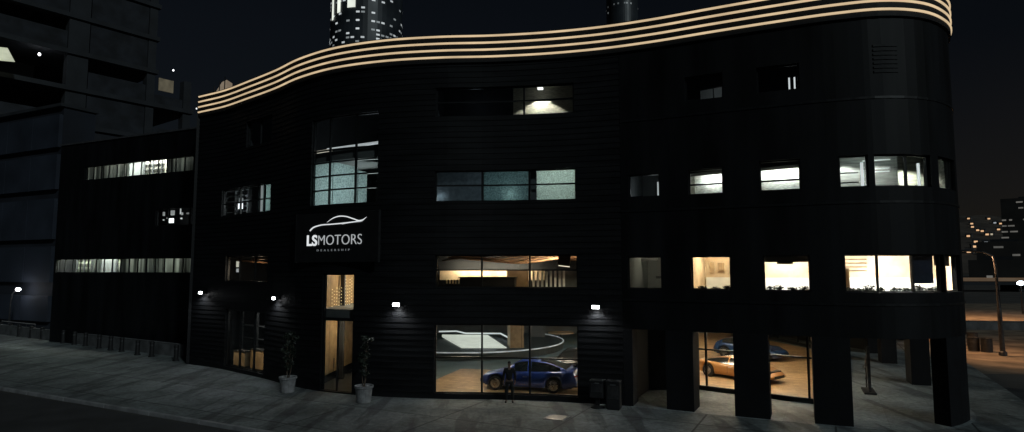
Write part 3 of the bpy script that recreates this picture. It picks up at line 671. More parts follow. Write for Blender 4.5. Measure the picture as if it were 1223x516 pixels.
# middle, first floor: bar with wave ceiling and slat screen
r = room(23.4, 31.95, 7, 3.95, 7.35, 'darkwall', 'darkceiling', 'darkfloor'); bp_ = r.p; r.p = lambda a, b, z: bp_(a + 1.6, b, z)
mb = MB(); mb.box(r.p(1.6, 6.6, 5.47), (6.0, .12, .52), r.an); part(mb, 'lit_band', 'creamwall')
light('bar_lamp', 'AREA', r.p(1.6, 6.0, 6.1), 150, (1, .84, .60), target=r.p(1.6, 6.6, 5.4), shape='RECTANGLE', size=4.2, size_y=.15)
mb = MB()
for k in range(5):
    pts = []
    for i in range(21):
        a = 7.0 * i / 20; pts.append((a, 1.6 + 1.1 * k, 6.20 + .13 * math.sin(a * 1.25 + k * .9) + .06 * k))
    vs = []; fs = []
    for a, b, z in pts: vs += [r.p(a, b, z), r.p(a, b + .75, z + .08), r.p(a, b + .75, z + .12), r.p(a, b, z + .04)]
    for i in range(20):
        for j in range(4): fs.append((4 * i + j, 4 * i + (j + 1) % 4, 4 * i + 4 + (j + 1) % 4, 4 * i + 4 + j))
    mb.add(vs, fs)
part(mb, 'wave_ceiling', 'wavewood')
light('wave_lamp', 'AREA', r.p(3.8, 3.0, 5.9), 22, (1, .80, .58), target=r.p(4.0, 3.6, 7.3), shape='RECTANGLE', size=3.5, size_y=.8)
bar = empty('bar_counter', 'long black bar counter in the first floor window above the blue car', 'bar counter', r.p(1.55, 4.4, 3.97), r.an)
MB().box((.25, 0, .70), (2.95, .7, 1.40)).build('counter_body', M['black'], bar, bevel=.02); MB().box((.25, -.02, 1.425), (3.05, .85, .05)).build('counter_top', M['pod'], bar, bevel=.01)
for k in range(5):
    b = MB(); b.lathe([(.04, 0), (.04, .18), (.015, .24), (.015, .3)], (0, 0, 0), 10)
    tag(b.build('bottle', M['creamwall'], None), ['first amber bottle from the left at the end of the bar', 'second amber bottle from the left at the end of the bar', 'third amber bottle from the left at the end of the bar', 'fourth amber bottle from the left at the end of the bar', 'fifth amber bottle from the left at the end of the bar'][k], 'bottle', 'bottles by the bar').location = r.p(-.75 + .17 * k, 5.6, 5.03)
bs = empty('back_shelf', 'short dark shelf carrying amber bottles left of the bar counter', 'shelf', r.p(-.4, 5.6, 3.97), r.an)
MB().box((0, 0, 1.0), (1.1, .35, .06)).build('board', M['black'], bs); MB().box((0, .1, .5), (1.0, .1, .97)).build('support', M['black'], bs)
mb = MB(); mb.box(r.p(3.3, 5.0, 5.3), (1.15, .3, .9), r.an); part(mb, 'wood_panel', 'woodwall')
mb = MB()
for k in range(8): mb.box(r.p(4.42 + .215 * k, 2.6, 5.0 if k < 4 else 5.05), (.10, .06, (.5 if k < 4 else .62) + .9), r.an)
part(mb, 'slat_screen', 'whitewall')
light('slat_lamp', 'AREA', r.p(5.3, 1.4, 6.9), 120, (1, .84, .58), target=r.p(5.3, 3.0, 5.4), size=.8)
mb = MB(); mb.box(r.p(6.05, 1.0, 6.35), (.55, .5, .75), r.an, .0, .12); part(mb, 'pendant_box', 'wavewood')
mb = MB(); mb.box(r.p(6.03, .99, 5.96), (.5, .46, .04), r.an, 0, .12); part(mb, 'pendant_light', em('pendant light', (1, .85, .62), 1.2))
mb = MB(); mb.box(r.p(6.3, 3.0, 4.9), (1.2, .1, 1.8), r.an); part(mb, 'partition', 'greywall')

# middle, second floor: frosted panes
r = room(25.0, 31.95, 6, 7.85, 11.2, 'midwall', 'midwall', 'darkfloor')
FG = frosted_mat('grey frosted glass', (.17, .19, .21), .15, 6); FT2 = frosted_mat('speckled frosted glass', (.52, .58, .55), .42, 26)
for a0, a1, m in ((.1, 2.3, FG), (2.35, 4.45, frosted_mat('dim teal frosted glass', (.20, .26, .27), .35, 16)), (4.85, 6.9, FT2)):
    mb = MB(); mb.box(r.p((a0 + a1) / 2, .35, 9.6), (a1 - a0, .03, 2.0), r.an); part(mb, 'frosted_screen', m)
mb = MB(); mb.box(r.p(4.65, .38, 9.6), (.36, .06, 2.0), r.an); part(mb, 'partition', 'midwall')
light('wash_lamp', 'POINT', r.p(3.6, .66, 9.35), 40, (1, .97, .85), shadow_soft_size=.08)
light('wash_lamp', 'POINT', r.p(.22, .60, 9.2), 22, (.92, 1, .97), shadow_soft_size=.08)
light('wash_lamp', 'AREA', r.p(5.9, 2.2, 10.6), 110, (.95, 1, .95), target=r.p(5.9, .3, 9.7), size=1.5)
light('wash_lamp', 'AREA', r.p(2.8, 2.4, 9.3), 45, (.85, 1, 1), target=r.p(2.6, .3, 9.2), size=1.6)

# middle, third floor: dark room, one wall washed by a small lamp
r = room(25.0, 31.95, 1.9, 11.75, 15.1, 'darkwall', 'darkceiling', 'darkfloor')
mb = MB(); mb.box(r.p(5.2, 1.8, 13.6), (3.3, .06, 2.8), r.an); part(mb, 'back_panel', mat('pale batten wall', (.60, .58, .45), .85, var=.3, scale=5, stretch=(1, 1, 6)))
mb = MB(); mb.box(r.p(4.95, 1.25, 14.58), (.26, .2, .10), r.an); part(mb, 'spot_lamp', em('spot lamp face', (1, 1, .97), 1.6))
light('wall_spot', 'SPOT', r.p(4.95, 1.38, 14.45), 120, (1, .98, .90), target=r.p(4.95, 1.40, 12.), spot_size=R(112), spot_blend=.12, shadow_soft_size=.03)
mb = MB(); mb.box(r.p(1.2, 1.2, 14.0), (.7, .05, .02), r.an, 0, .35); part(mb, 'cable', 'metal')
light('room_lamp', 'POINT', r.p(1.8, .9, 13.8), 1.5, (.7, .85, 1), shadow_soft_size=.3)

# right wing, first floor: warm bright offices
def office(s0, s1, depth, E, wall, col, lowwhite=True, nrm=None):
    r = room(s0, s1, depth, 3.95, 7.35, wall, 'ceiling', 'darkfloor', nrm=nrm)
    if lowwhite:
        mb = MB(); mb.box(r.p(r.L / 2, depth - .1, 4.7), (r.L - .1, .12, 1.46), r.an); part(mb, 'wall_panel', 'whitewall')
    light('office_lamp', 'AREA', r.p(r.L / 2, depth * .55, 7.2), E, col, target=r.p(r.L / 2, depth * .62, 4), shape='RECTANGLE', size=max(.4, r.L * .3), size_y=.7)
    return r
r1 = office(33.8, 35.6, 5, 22, 'greywall', (1, .86, .62), False)
mb = MB(); mb.box(r1.p(1.35, 2.2, 5.45), (.8, .5, .12), r1.an); mb.box(r1.p(.3, 3.4, 6.3), (1.0, .2, .12), r1.an); mb.box(r1.p(1.25, 3.0, 5.9), (.5, .1, .9), r1.an); part(mb, 'shelf', 'midwall')
r2 = office(36.4, 38.5, 4.5, 150, 'creamwall', (1, .84, .58))
mb = MB()
for a, z, h, wd in ((.35, 5.9, .5, .18), (.75, 5.95, .35, .3), (1.2, 5.9, .55, .12), (1.65, 5.85, .75, .32)): mb.box(r2.p(a, 4.36, z), (wd, .06, h), r2.an)
part(mb, 'wall_picture', 'woodwall')
mb = MB(); mb.box(r2.p(1.45, 3.2, 6.55), (1.3, .08, .07), r2.an, 0, -.04); part(mb, 'pendant_light', em('office tube', (1, .95, .85), 5))
r3 = office(39.2, 41.4, 3.6, 290, 'creamwall', (1, .95, .86))
mb = MB(); mb.box(r3.p(1.1, 1.0, 6.36), (2.2, .9, .5), r3.an); part(mb, 'bulkhead_or_shade', 'darkceiling')
mb = MB(); mb.box(r3.p(1.0, .5, 6.08), (.6, .2, .12), r3.an); part(mb, 'ceiling_plant', 'leaf')
mb = MB(); mb.box(r3.p(2.02, 1.6, 5.9), (.18, .1, 1.3), r3.an); part(mb, 'wall_picture', 'woodwall')
r4 = office(42.1, 48.1, 5.7, 640, 'creamwall', (1, .94, .85), nrm=(.40, .92))
mb = MB()
for k in range(5): mb.box(r4.p(.75, 2.6, 5.75 + .16 * k), (1.0, .25, .045), r4.an)
mb.box(r4.p(.3, 2.5, 5.4), (.55, .4, .9), r4.an); part(mb, 'shelf', 'woodwall')
# dark roller blind behind the third pane
mb = MB(); curved(mb, 44.85, 46.1, 5.28, 6.34, .36, .38); part(mb, 'roller_blind', mat('navy blind', (.012, .016, .035), .8, var=.3, scale=4))
mb = MB(); curved(mb, 46.35, 48.1, 5.95, 6.36, .40, .42); part(mb, 'roller_blind', mat('brown blind', (.05, .03, .02), .8, var=.3, scale=4))
# right wing, second floor: back walls washed by wide lamps close to them
WS = mat('striped wall', (.60, .61, .55), .85, var=.4, scale=6, stretch=(1, 1, 5))
def washed(s0, s1, depth, wall, lamps, zl, col=(.97, 1, .97), cone=150, ceil='darkceiling'):
    r = room(s0, s1, depth, 7.85, 11.25, wall, ceil, 'darkfloor')
    for a, e, w_ in lamps: light('wall_wash', 'AREA', r.p(r.L * a, depth - .26, zl), e, col, target=r.p(r.L * a, depth, zl - .02), shape='RECTANGLE', size=w_, size_y=.06)
    light('room_lamp', 'POINT', r.p(r.L * .5, depth * .5, 9.0), 5, (1, 1, .80), shadow_soft_size=.3)
    mb = MB(); mb.box(r.p(r.L * .5, .7, zl + .22), (r.L - .02, .9, .5), r.an, 0, -.035); part(mb, 'bulkhead_or_shade', 'darkceiling')  # dark block added to shade the top of the window
    return r
r = room(33.8, 35.6, 4, 7.85, 11.2, 'greywall', 'darkceiling', 'darkfloor')
mb = MB(); mb.box(r.p(1.42, .5, 9.2), (.12, .05, .95), r.an); part(mb, 'tube_or_edge_glow', em('soft vertical tube', (.85, .9, .9), .5)); light('tube_lamp', 'POINT', r.p(1.0, 1.6, 9.4), 5, (.9, .97, 1), shadow_soft_size=.1)
r = washed(36.3, 38.4, 3.0, WS, ((.5, 20, 1.25),), 9.98)
r = washed(39.1, 41.3, 2.8, WS, ((.5, 34, 1.55),), 10.02)
GR = mat('grey corner wall', (.40, .42, .39), .85, var=.35, scale=3, stretch=(.5, .5, 5))
r = room(42.1, 48.1, 5.7, 7.85, 11.2, GR, 'midwall', 'darkfloor', nrm=(.40, .92))
mb = MB(); mb.box(r.p(1.3, 2.9, 9.5), (2.55, .08, 3.3), r.an); part(mb, 'partition', GR)
for a, b, e in ((.6, 2.45, 70), (1.7, 2.4, 40)): light('wall_wash', 'SPOT', r.p(a, b, 10.35), e, (1, 1, .94), target=r.p(a, b + .06, 7.), spot_size=R(145), spot_blend=.5, shadow_soft_size=.05)
light('wall_wash', 'SPOT', r.p(3.1, 5.1, 10.5), 210, (1, .98, .78), target=r.p(3.1, 5.2, 7.), spot_size=R(140), spot_blend=.5, shadow_soft_size=.05)
light('room_lamp', 'POINT', r.p(1.5, 1.6, 10.6), 18, (.9, 1, .95), shadow_soft_size=.2)
mb = MB(); mb.box(r.p(.6, 2.5, 9.86), (1.0, .06, .05), r.an); mb.box(r.p(.6, 2.5, 9.45), (1.0, .06, .05), r.an); part(mb, 'shelf', 'black')
for a, z, wd in ((1.75, 10.3, 1.0), (1.8, 9.95, .8), (1.9, 9.82, .6)):
    mb = MB(); mb.box(r.p(a, 2.3, z), (wd, .05, .04), r.an); part(mb, 'tube_or_edge_glow', em('ceiling tube', (.9, .95, .92), .6))
for s, h in ((43.12, 1.0), (45.62, .95)):
    mb = MB(); mb.box(P(s, .42, 9.42), (.10, .05, h), ang_at(s)); part(mb, 'tube_or_edge_glow', em('lit pillar side glow', (.95, 1, 1), .7))  # glowing strips stand in for the lit sides of the pillars
# right wing, third floor
r = room(36.4, 38.4, 3, 11.75, 15.0, 'greywall', 'darkceiling', 'darkfloor')
mb = MB(); mb.box(r.p(.3, .4, 13.5), (.75, .04, 1.6), r.an); mb.box(r.p(1.2, .42, 13.95), (2.2, .04, .75), r.an, 0, -.05); part(mb, 'blind', 'black')  # black sheets added to darken the top and left of this window
light('room_lamp', 'POINT', r.p(1.3, 1.9, 13.4), 8, (.95, 1, 1), shadow_soft_size=.2)
mb = MB(); mb.box(r.p(.6, .5, 13.5), (.06, .05, 1.2), r.an); mb.box(r.p(1.2, .5, 13.5), (.04, .05, 1.2), r.an); part(mb, 'blind_cord', 'black')
r = room(39.2, 41.3, 3, 11.75, 15.0, 'darkwall', 'darkceiling', 'darkfloor')
for a in (1.42, 1.62): mb = MB(); mb.box(r.p(a, .5, 13.35), (.06, .04, .62), r.an); part(mb, 'tube_or_edge_glow', em('narrow white tube', (.9, .93, .95), .75))
# unlit louvre high on the right
mb = MB()
for k in range(7): curved(mb, 43.6, 44.5, 13.3 + .17 * k, 13.38 + .17 * k, -.03, .0)
part(mb, 'louvre', 'panel')

# planters along the sill of the bright offices (inside)
def clump(mb, c, rad, n, size, rr):
    for _ in range(n):
        v = Vector((rr.gauss(0, 1), rr.gauss(0, 1), rr.gauss(0, 1))).normalized() * (rr.random() ** .45)
        p = Vector(c) + Vector((v.x * rad[0], v.y * rad[1], v.z * rad[2]))
        a = Vector((rr.uniform(-1, 1), rr.uniform(-1, 1), rr.uniform(-.6, 1))).normalized(); b = a.cross(Vector((rr.uniform(-1, 1), rr.uniform(-1, 1), rr.uniform(-1, 1)))).normalized()
        s = size * rr.uniform(.6, 1.3); mb.quad(p - a * s, p + b * s * .45, p + a * s, p - b * s * .45)
rr = random.Random(11)
spots = [(36.95, .13), (37.5, .09), (38.0, .17), (39.65, .16), (39.95, .2), (40.45, .12), (40.85, .16), (42.5, .13), (42.9, .11), (43.25, .24), (43.6, .16), (44.35, .15), (44.8, .13), (45.15, .12), (45.5, .19), (46.0, .15), (46.7, .12), (47.3, .17)]
pl = ['small', 'low', 'bushy', 'broad', 'rounded', 'thin', 'spreading']
wn = lambda s: 'the second warm window of the right wing' if s < 39 else 'the third warm window of the right wing' if s < 42 else 'the bright wide corner window' if s < 46.2 else 'the narrow window at the curved corner'
cnt = {}
for i, (s, h) in enumerate(spots):
    k = wn(s); cnt[k] = cnt.get(k, 0) + 1
    ordn = ['first', 'second', 'third', 'fourth', 'fifth', 'sixth', 'seventh', 'eighth', 'ninth', 'tenth'][cnt[k] - 1]
    p = at(s, .62); t = empty('window_plant', f'{ordn} dark potted plant from the left inside {k}', 'plant', (p[0], p[1], 3.96), group='plants along the office window sills')
    MB().lathe([(.10, .0), (.14, .95), (.12, 1.0)], (0, 0, 0), 12).build('pot', M['black'], t)
    mb = MB(); h *= .8; clump(mb, (0, 0, 1.0 + h * .5), (.18 + h * .3, .18, h), 90, .06, rr); mb.build('foliage', M['leaf'], t)

# ------------------------------------------------------------------ sign
sgn = empty('dealership_sign', 'black sign panel reading LSMOTORS DEALERSHIP under a white car outline', 'sign', (*at(19.4, -.25), 7.4))
A, B = Vector((*at(16.45, 0), 0)), Vector((*at(22.3, 0), 0)); u = (B - A).normalized(); ang = math.atan2(u.y, u.x); sgn.rotation_euler = (0, 0, ang)
nrm = Vector((u.y, -u.x, 0)); dmax = max((Vector((*at(s, 0), 0)) - A).dot(nrm) for s in srange(16.45, 22.3, .1))
SL = (B - A).length
SL *= .93
cpos = (A + B) / 2 + nrm * (dmax + .06) + u * .72; sgn.location = (cpos.x, cpos.y, 7.35)
MB().box((0, .03, 0), (SL, .14, 2.4)).build('sign_panel', M['jet'], sgn, bevel=.02)
for x in (-SL / 2 - .02, SL / 2 + .02): MB().box((x, .03, 0), (.03, .15, 2.42)).build('sign_edge', M['black'], sgn)
def text(body, size, x, z, m, name, bold=0., width=1., space=1.):
    cu = bpy.data.curves.new(name, 'FONT'); cu.body = body; cu.size = size; cu.extrude = .012; cu.offset = bold; cu.space_character = space; cu.align_x = 'LEFT'
    tmp = bpy.data.objects.new('tmp', cu); COL.objects.link(tmp); dg = bpy.context.evaluated_depsgraph_get()
    me = bpy.data.meshes.new_from_object(tmp.evaluated_get(dg)); bpy.data.objects.remove(tmp)
    xs = [v.co.x for v in me.vertices]; x0, x1 = min(xs), max(xs); sc = width / (x1 - x0)
    for v in me.vertices: v.co = Vector(((v.co.x - x0) * sc + x, -.058 - v.co.z * .9, v.co.y + z))
    me.materials.clear(); me.materials.append(m); o = bpy.data.objects.new(name, me); COL.objects.link(o); o.parent = sgn; return o
# the face spans px 352..452 of the panel; lettering from .14 to .82 of its width
X = lambda f: -SL / 2 + SL * f
text('LS', .72, X(.15), -.37, M['text'], 'letters', .018, SL * .13)
text('MOTORS', .70, X(.295), -.36, M['textthin'], 'letters', -.010, SL * .525, 1.02)
text('DEALERSHIP', .135, X(.28), -.66, M['textdim'], 'letters', .0, SL * .40, 2.3)
def ribbon(pts, name, m):
    mb = MB(); vs = []; fs = []; n = len(pts)
    for i, (x, z, w_) in enumerate(pts):
        w_ *= .58
        a = pts[max(0, i - 1)]; b = pts[min(n - 1, i + 1)]; dx, dz = b[0] - a[0], b[1] - a[1]; l = math.hypot(dx, dz) or 1; nx, nz = -dz / l * w_, dx / l * w_
        for y in (-.05, -.068): vs += [(x - nx, y, z - nz), (x + nx, y, z + nz)]
    for i in range(n - 1):
        k = 4 * i; fs += [(k + 2, k + 3, k + 7, k + 6), (k, k + 4, k + 5, k + 1), (k, k + 2, k + 6, k + 4), (k + 1, k + 5, k + 7, k + 3)]
    mb.add(vs, fs); mb.build(name, m, sgn)
def spl(P, n=8):
    q = catmull([(a, b) for a, b, _ in P], n); return [(q[i][0], q[i][1], P[min(i // n, len(P) - 1)][2] + ((P[min(i // n + 1, len(P) - 1)][2] - P[min(i // n, len(P) - 1)][2]) * (i % n) / n)) for i in range(len(q))]
ribbon(spl([(X(.185), .36, .06), (X(.215), .48, .055), (X(.30), .60, .045), (X(.45), .635, .04), (X(.6), .66, .045), (X(.72), .70, .03), (X(.80), .735, .006)]), 'car_outline', M['text'])
ribbon(spl([(X(.40), .74, .006), (X(.47), .92, .03), (X(.54), 1.0, .04), (X(.62), .98, .04), (X(.72), .84, .04), (X(.79), .74, .05), (X(.84), .80, .03), (X(.87), .90, .004)]), 'car_outline', M['text'])
ribbon(spl([(X(.58), .60, .004), (X(.65), .66, .03), (X(.75), .70, .05), (X(.82), .735, .05), (X(.86), .86, .004)]), 'car_outline', M['textthin'])

# ------------------------------------------------------------------ wall lamps
def wall_lamp(s, z, label, first=[None]):
    p = at(s, 0); q = at(s + .01, 0); rz = math.atan2(q[1] - p[1], q[0] - p[0])
    if first[0] is None:
        t = empty('wall_lamp', label, 'lamp', (*p, z), rz, 'lamps on the black facade')
        MB().box((0, -.10, .02), (.36, .2, .16)).build('housing', M['lampbody'], t, bevel=.02); MB().box((0, -.205, .0), (.30, .03, .13)).build('lens', M['lampglow'], t)
        first[0] = t
    else: t = dup(first[0], (*p, z), rz, label)
    nx, ny = math.sin(rz), -math.cos(rz)
    light('lamp_beam', 'SPOT', (p[0] + nx * .24, p[1] + ny * .24, z - .1), 75, (.93, .97, 1), target=(p[0] + nx * .45, p[1] + ny * .45, 0), spot_size=R(150), spot_blend=.9, shadow_soft_size=.1)
wall_lamp(6.75, 4.4, 'small white wall lamp at the far left end of the black facade')
wall_lamp(15.15, 4.3, 'small white wall lamp above the potted plant left of the entrance')
wall_lamp(23.45, 4.2, 'white wall lamp between the entrance and the big showroom window')
wall_lamp(32.55, 4.17, 'white wall lamp on the siding right of the big showroom window')

# ------------------------------------------------------------------ potted trees
def pot_plant(loc, label, seed):
    rr = random.Random(seed); t = empty('potted_tree', label, 'plant', loc, group='potted trees by the entrance')
    MB().lathe([(.29, 0), (.31, .02), (.37, .62), (.42, .64), (.42, .74), (.36, .74), (.35, .66)], (0, 0, 0), 24).build('pot', M['pot'], t, smooth=False, bevel=.01)
    MB().lathe([(.35, .63), (.1, .67)], (0, 0, 0), 16).build('soil', M['soil'], t)
    tr = MB(); cr = MB()
    for k in range(4):
        x, y = rr.uniform(-.1, .1), rr.uniform(-.1, .1); pts = []; h = rr.uniform(1.7, 2.15)
        for j in range(7): pts.append((x, y, .64 + h * j / 6)); x += rr.uniform(-.07, .08); y += rr.uniform(-.07, .07)
        tr.tube(pts, [.022 - .002 * j for j in range(7)], 6)
        for j in range(2, 7): clump(cr, pts[j], (.17, .17, .15), 22, .085, rr)
        for j in (4, 6): clump(cr, (pts[j][0] + rr.uniform(-.2, .2), pts[j][1], pts[j][2] + .05), (.14, .14, .12), 18, .08, rr)
    tr.build('trunk', M['bark'], t); cr.build('crown', M['leaf'], t)
pot_plant((-10.65, 30.0, 0), 'slim shrub in pale round pot left of the tall entrance', 5)
pot_plant((-6.5, 27.75, 0), 'slim shrub in pale round pot right of the tall entrance', 9)

# ------------------------------------------------------------------ newspaper boxes against the siding
def news_box(loc, rz, label, legs):
    t = empty('newspaper_box', label, 'newspaper box', loc, rz, 'newspaper boxes by the wall')
    z0 = .42 if legs else .04; h = 1.12 - z0 if legs else 1.14 - z0
    MB().box((0, 0, z0 + h / 2), (.58, .46, h)).build('cabinet', M['black'], t, bevel=.03)
    MB().box((0, -.235, z0 + h * .62), (.46, .02, h * .5)).build('door', M['metal'], t, bevel=.01); MB().box((0, -.02, z0 + h + .02), (.60, .5, .04)).build('lid', M['metal'], t, bevel=.01)
    MB().box((0, -.26, z0 + h * .9), (.24, .03, .03)).build('handle', M['chrome'], t)
    if legs: b = MB(); b.box((0, 0, .22), (.16, .16, .42)); b.lathe([(.30, 0), (.28, .04), (.10, .10)], (0, 0, 0), 16); b.build('pedestal', M['black'], t)
    else: MB().box((0, 0, .02), (.5, .4, .05)).build('pedestal', M['black'], t)
news_box((3.62, 26.75, 0), R(-20), 'dark newspaper box raised on a pedestal right of the showroom window', True)
news_box((4.26, 26.45, 0), R(-20), 'dark newspaper box standing flat on the pavement beside the pedestal one', False)

# ------------------------------------------------------------------ handrail in the open corner
hr = empty('handrail', 'dark metal handrail with slanting brace under the open corner', 'handrail', (16.75, 29.6, 0), R(66))
mb = MB(); mb.box((0, 0, 1.1), (.13, .13, 2.2)); mb.box((1.3, 0, .5), (.07, .07, 1.0)); mb.build('post', M['metal'], hr)
mb = MB(); mb.tube([(0, 0, 2.0), (1.3, 0, 1.0), (2.2, 0, .95)], .07, 8); mb.tube([(0, 0, 1.4), (1.3, 0, .5)], .06, 8); mb.build('rail', M['metal'], hr)
mb = MB(); mb.box((.5, 0, .05), (1.6, .5, .09)); mb.build('base', M['black'], hr)

# ------------------------------------------------------------------ person in front of the window
pe = empty('person', 'person in dark jacket and trousers standing before the showroom window', 'person', (-.12, 27.75, 0), R(180))
def skinned(name, verts, edges, m, sub=2):
    me = bpy.data.meshes.new(name); me.from_pydata([v[:3] for v in verts], edges, []); o = bpy.data.objects.new(name, me); COL.objects.link(o); o.parent = pe
    sk = o.modifiers.new('skin', 'SKIN')
    layer = me.skin_vertices[0] if me.skin_vertices else None
    if layer is None:
        bpy.context.view_layer.objects.active = o; layer = me.skin_vertices[0]
    for i, v in enumerate(verts): layer.data[i].radius = (v[3], v[4] if len(v) > 4 else v[3])
    layer.data[0].use_root = True
    o.modifiers.new('sub', 'SUBSURF').levels = sub; o.modifiers['sub'].render_levels = sub; me.materials.append(m); sk.use_smooth_shade = True
    return o
# local: +y is the direction he faces (towards the glass)
body = [(0, 0, .96, .12, .10), (0, .01, 1.12, .115, .085), (0, .0, 1.34, .15, .095), (0, -.01, 1.47, .075, .06), (0, .0, 1.54, .05), (0, .015, 1.62, .075, .085), (0, .02, 1.71, .078, .092),
        (.17, 0, 1.43, .055), (.23, -.02, 1.16, .042), (.25, .05, .92, .032), (.25, .07, .84, .035, .02), (-.17, 0, 1.43, .055), (-.24, -.03, 1.16, .042), (-.25, .04, .92, .032), (-.25, .06, .84, .035, .02),
        (.10, 0, .90, .085), (.12, .01, .50, .058), (.13, -.02, .09, .04), (.14, .12, .04, .04, .03), (-.10, 0, .90, .085), (-.13, .0, .50, .058), (-.15, -.03, .09, .04), (-.17, .11, .04, .04, .03)]
be = [(0, 1), (1, 2), (2, 3), (3, 4), (4, 5), (5, 6), (2, 7), (7, 8), (8, 9), (9, 10), (2, 11), (11, 12), (12, 13), (13, 14), (0, 15), (15, 16), (16, 17), (17, 18), (0, 19), (19, 20), (20, 21), (21, 22)]
skinned('body', body, be, M['skin'])
fing = MB()
for sg in (-1, 1):
    for k, ln in enumerate((.07, .078, .074, .06)): fing.tube([(sg * .25, .045 + .018 * k, .82), (sg * .248, .05 + .018 * k, .82 - ln * .55), (sg * .238, .055 + .018 * k, .82 - ln)], [.009, .0085, .007], 6)
    fing.tube([(sg * .24, .09, .85), (sg * .225, .115, .82), (sg * .22, .12, .79)], [.011, .01, .008], 6)
fing.build('fingers', M['skin'], pe, smooth=True)
skinned('jacket', [(0, 0, .90, .155, .13), (0, .01, 1.14, .15, .115), (0, .0, 1.36, .18, .12), (0, -.01, 1.48, .10, .08), (.19, 0, 1.43, .075), (.25, -.02, 1.16, .06), (.265, .05, .95, .05), (-.19, 0, 1.43, .075), (-.26, -.03, 1.16, .06), (-.265, .04, .95, .05)],
        [(0, 1), (1, 2), (2, 3), (2, 4), (4, 5), (5, 6), (2, 7), (7, 8), (8, 9)], M['cloth'])
skinned('trousers', [(0, 0, .95, .14, .115), (.10, 0, .86, .105), (.125, .01, .50, .078), (.135, -.02, .10, .062), (-.10, 0, .86, .105), (-.135, 0, .50, .078), (-.155, -.03, .10, .062)], [(0, 1), (1, 2), (2, 3), (0, 4), (4, 5), (5, 6)], M['cloth'])
skinned('hair', [(0, -.01, 1.66, .075, .085), (0, .0, 1.73, .085, .095), (0, .02, 1.78, .05)], [(0, 1), (1, 2)], M['hair'])
for sg in (-1, 1): skinned('shoe', [(sg * .14, -.05, .05, .05), (sg * .15, .04, .05, .052, .05), (sg * .16, .15, .04, .045, .035)], [(0, 1), (1, 2)], M['black'], 1)

# ------------------------------------------------------------------ bollards and low wall on the left
bo = empty('bollard', '', 'bollard', group='bollards along the left pavement')
MB().lathe([(.20, 0), (.20, .06), (.14, .09), (.135, .86), (.155, .88), (.155, .94), (.12, 1.0), (.04, 1.03)], (0, 0, 0), 16).build('post', M['black'], bo, smooth=False); MB().lathe([(.139, .70), (.141, .71), (.141, .79), (.139, .80)], (0, 0, 0), 16).build('band', M['metal'], bo)
BO = [(-21.44, 40.17), (-24.1, 42.08), (-25.54, 42.89), (-27.71, 44.63), (-29.08, 45.54), (-30.56, 46.5), (-32.53, 47.9), (-34.0, 48.8), (-35.6, 49.8), (-37.4, 51.1), (-39.24, 52.4), (-41.0, 53.5), (-42.9, 54.6), (-44.8, 56.0), (-46.8, 57.4)]
on = ['nearest bollard, standing by the corner of the black facade'] + [f'{o} bollard from the black facade corner' for o in 'second third fourth fifth sixth seventh eighth ninth tenth eleventh twelfth thirteenth fourteenth fifteenth'.split()]
for i, (x, y) in enumerate(BO):
    b = bo if i == 0 else dup(bo, (x, y, 0), 0); b.location = (x, y, 0); b['label'] = on[i] + ' along the left pavement' if i else on[i]
lw = empty('low_wall', 'low dark concrete wall running behind the row of bollards', 'wall', (-35, 52, 0))
mb = MB(); mb2 = MB()
a, b = Vector((-21.7, 41.8, 0)), Vector((-62, 66.5, 0)); dd = (b - a); an = math.atan2(dd.y, dd.x)
n = 12
for i in range(n):
    c = a + dd * ((i + .5) / n); mb.box((c.x, c.y, .40), (dd.length / n - .003, .3, .8), an); mb2.box((c.x, c.y, .815), (dd.length / n - .003, .34, .03), an)
mb.build('wall_body', M['lowwall'], lw, lw.location); mb2.build('coping', M['lowwall'], lw, lw.location, bevel=.01)

# ------------------------------------------------------------------ office wing on the left (ribbon windows)
wg = empty('office_block', 'plain black office block with two lit ribbon windows at left', 'building', (-29, 47, 0))
P0, P1 = Vector((-37.4, 50.75, 0)), Vector((-22.2, 44.0, 0)); wu = (P1 - P0).normalized(); wn_ = Vector((-wu.y, wu.x, 0)); WL = (P1 - P0).length; wan = math.atan2(wu.y, wu.x)
def wp(a, b, z): return tuple(P0 + wu * a + wn_ * b + Vector((0, 0, z)))
def wbox(mb, a0, a1, b0, b1, z0, z1): mb.box(wp((a0 + a1) / 2, (b0 + b1) / 2, (z0 + z1) / 2), (a1 - a0, b1 - b0, z1 - z0), wan)
RW = [(.25, WL - .75, 5.55, 6.65), (11.9, WL - .1, 9.0, 10.3), (3.2, WL - .1, 12.95, 14.05)]
mb = MB(); zz = 0
for a0, a1, z0, z1 in RW:
    wbox(mb, 0, WL, 0, .3, zz, z0); wbox(mb, 0, a0, 0, .3, z0, z1); wbox(mb, a1, WL, 0, .3, z0, z1); zz = z1
wbox(mb, 0, WL, 0, .3, zz, 16.0); wbox(mb, 0, .3, .3, 12, 0, 16.); wbox(mb, .3, WL, 11.7, 12, 0, 16.)
mb.build('wall', M['panel'], wg, wg.location)
mb = MB(); wbox(mb, .02, WL, .02, 12, 15.7, 15.98); wbox(mb, -.08, WL, -.1, 12.1, 16.0, 16.12); mb.build('roof', M['roof'], wg, wg.location)
BL = frosted_mat('pleated blind', (.34, .35, .34), .8, 1.0, (2.6, 2.6, .10))
DW = mat('drab back wall', (.50, .52, .42), .8, var=.5, scale=2., stretch=(2.5, 2.5, .6))
DC = mat('multicoloured shelves', (.42, .40, .36), .8, var=.6, scale=3., stretch=(2.5, 2.5, 1.6))
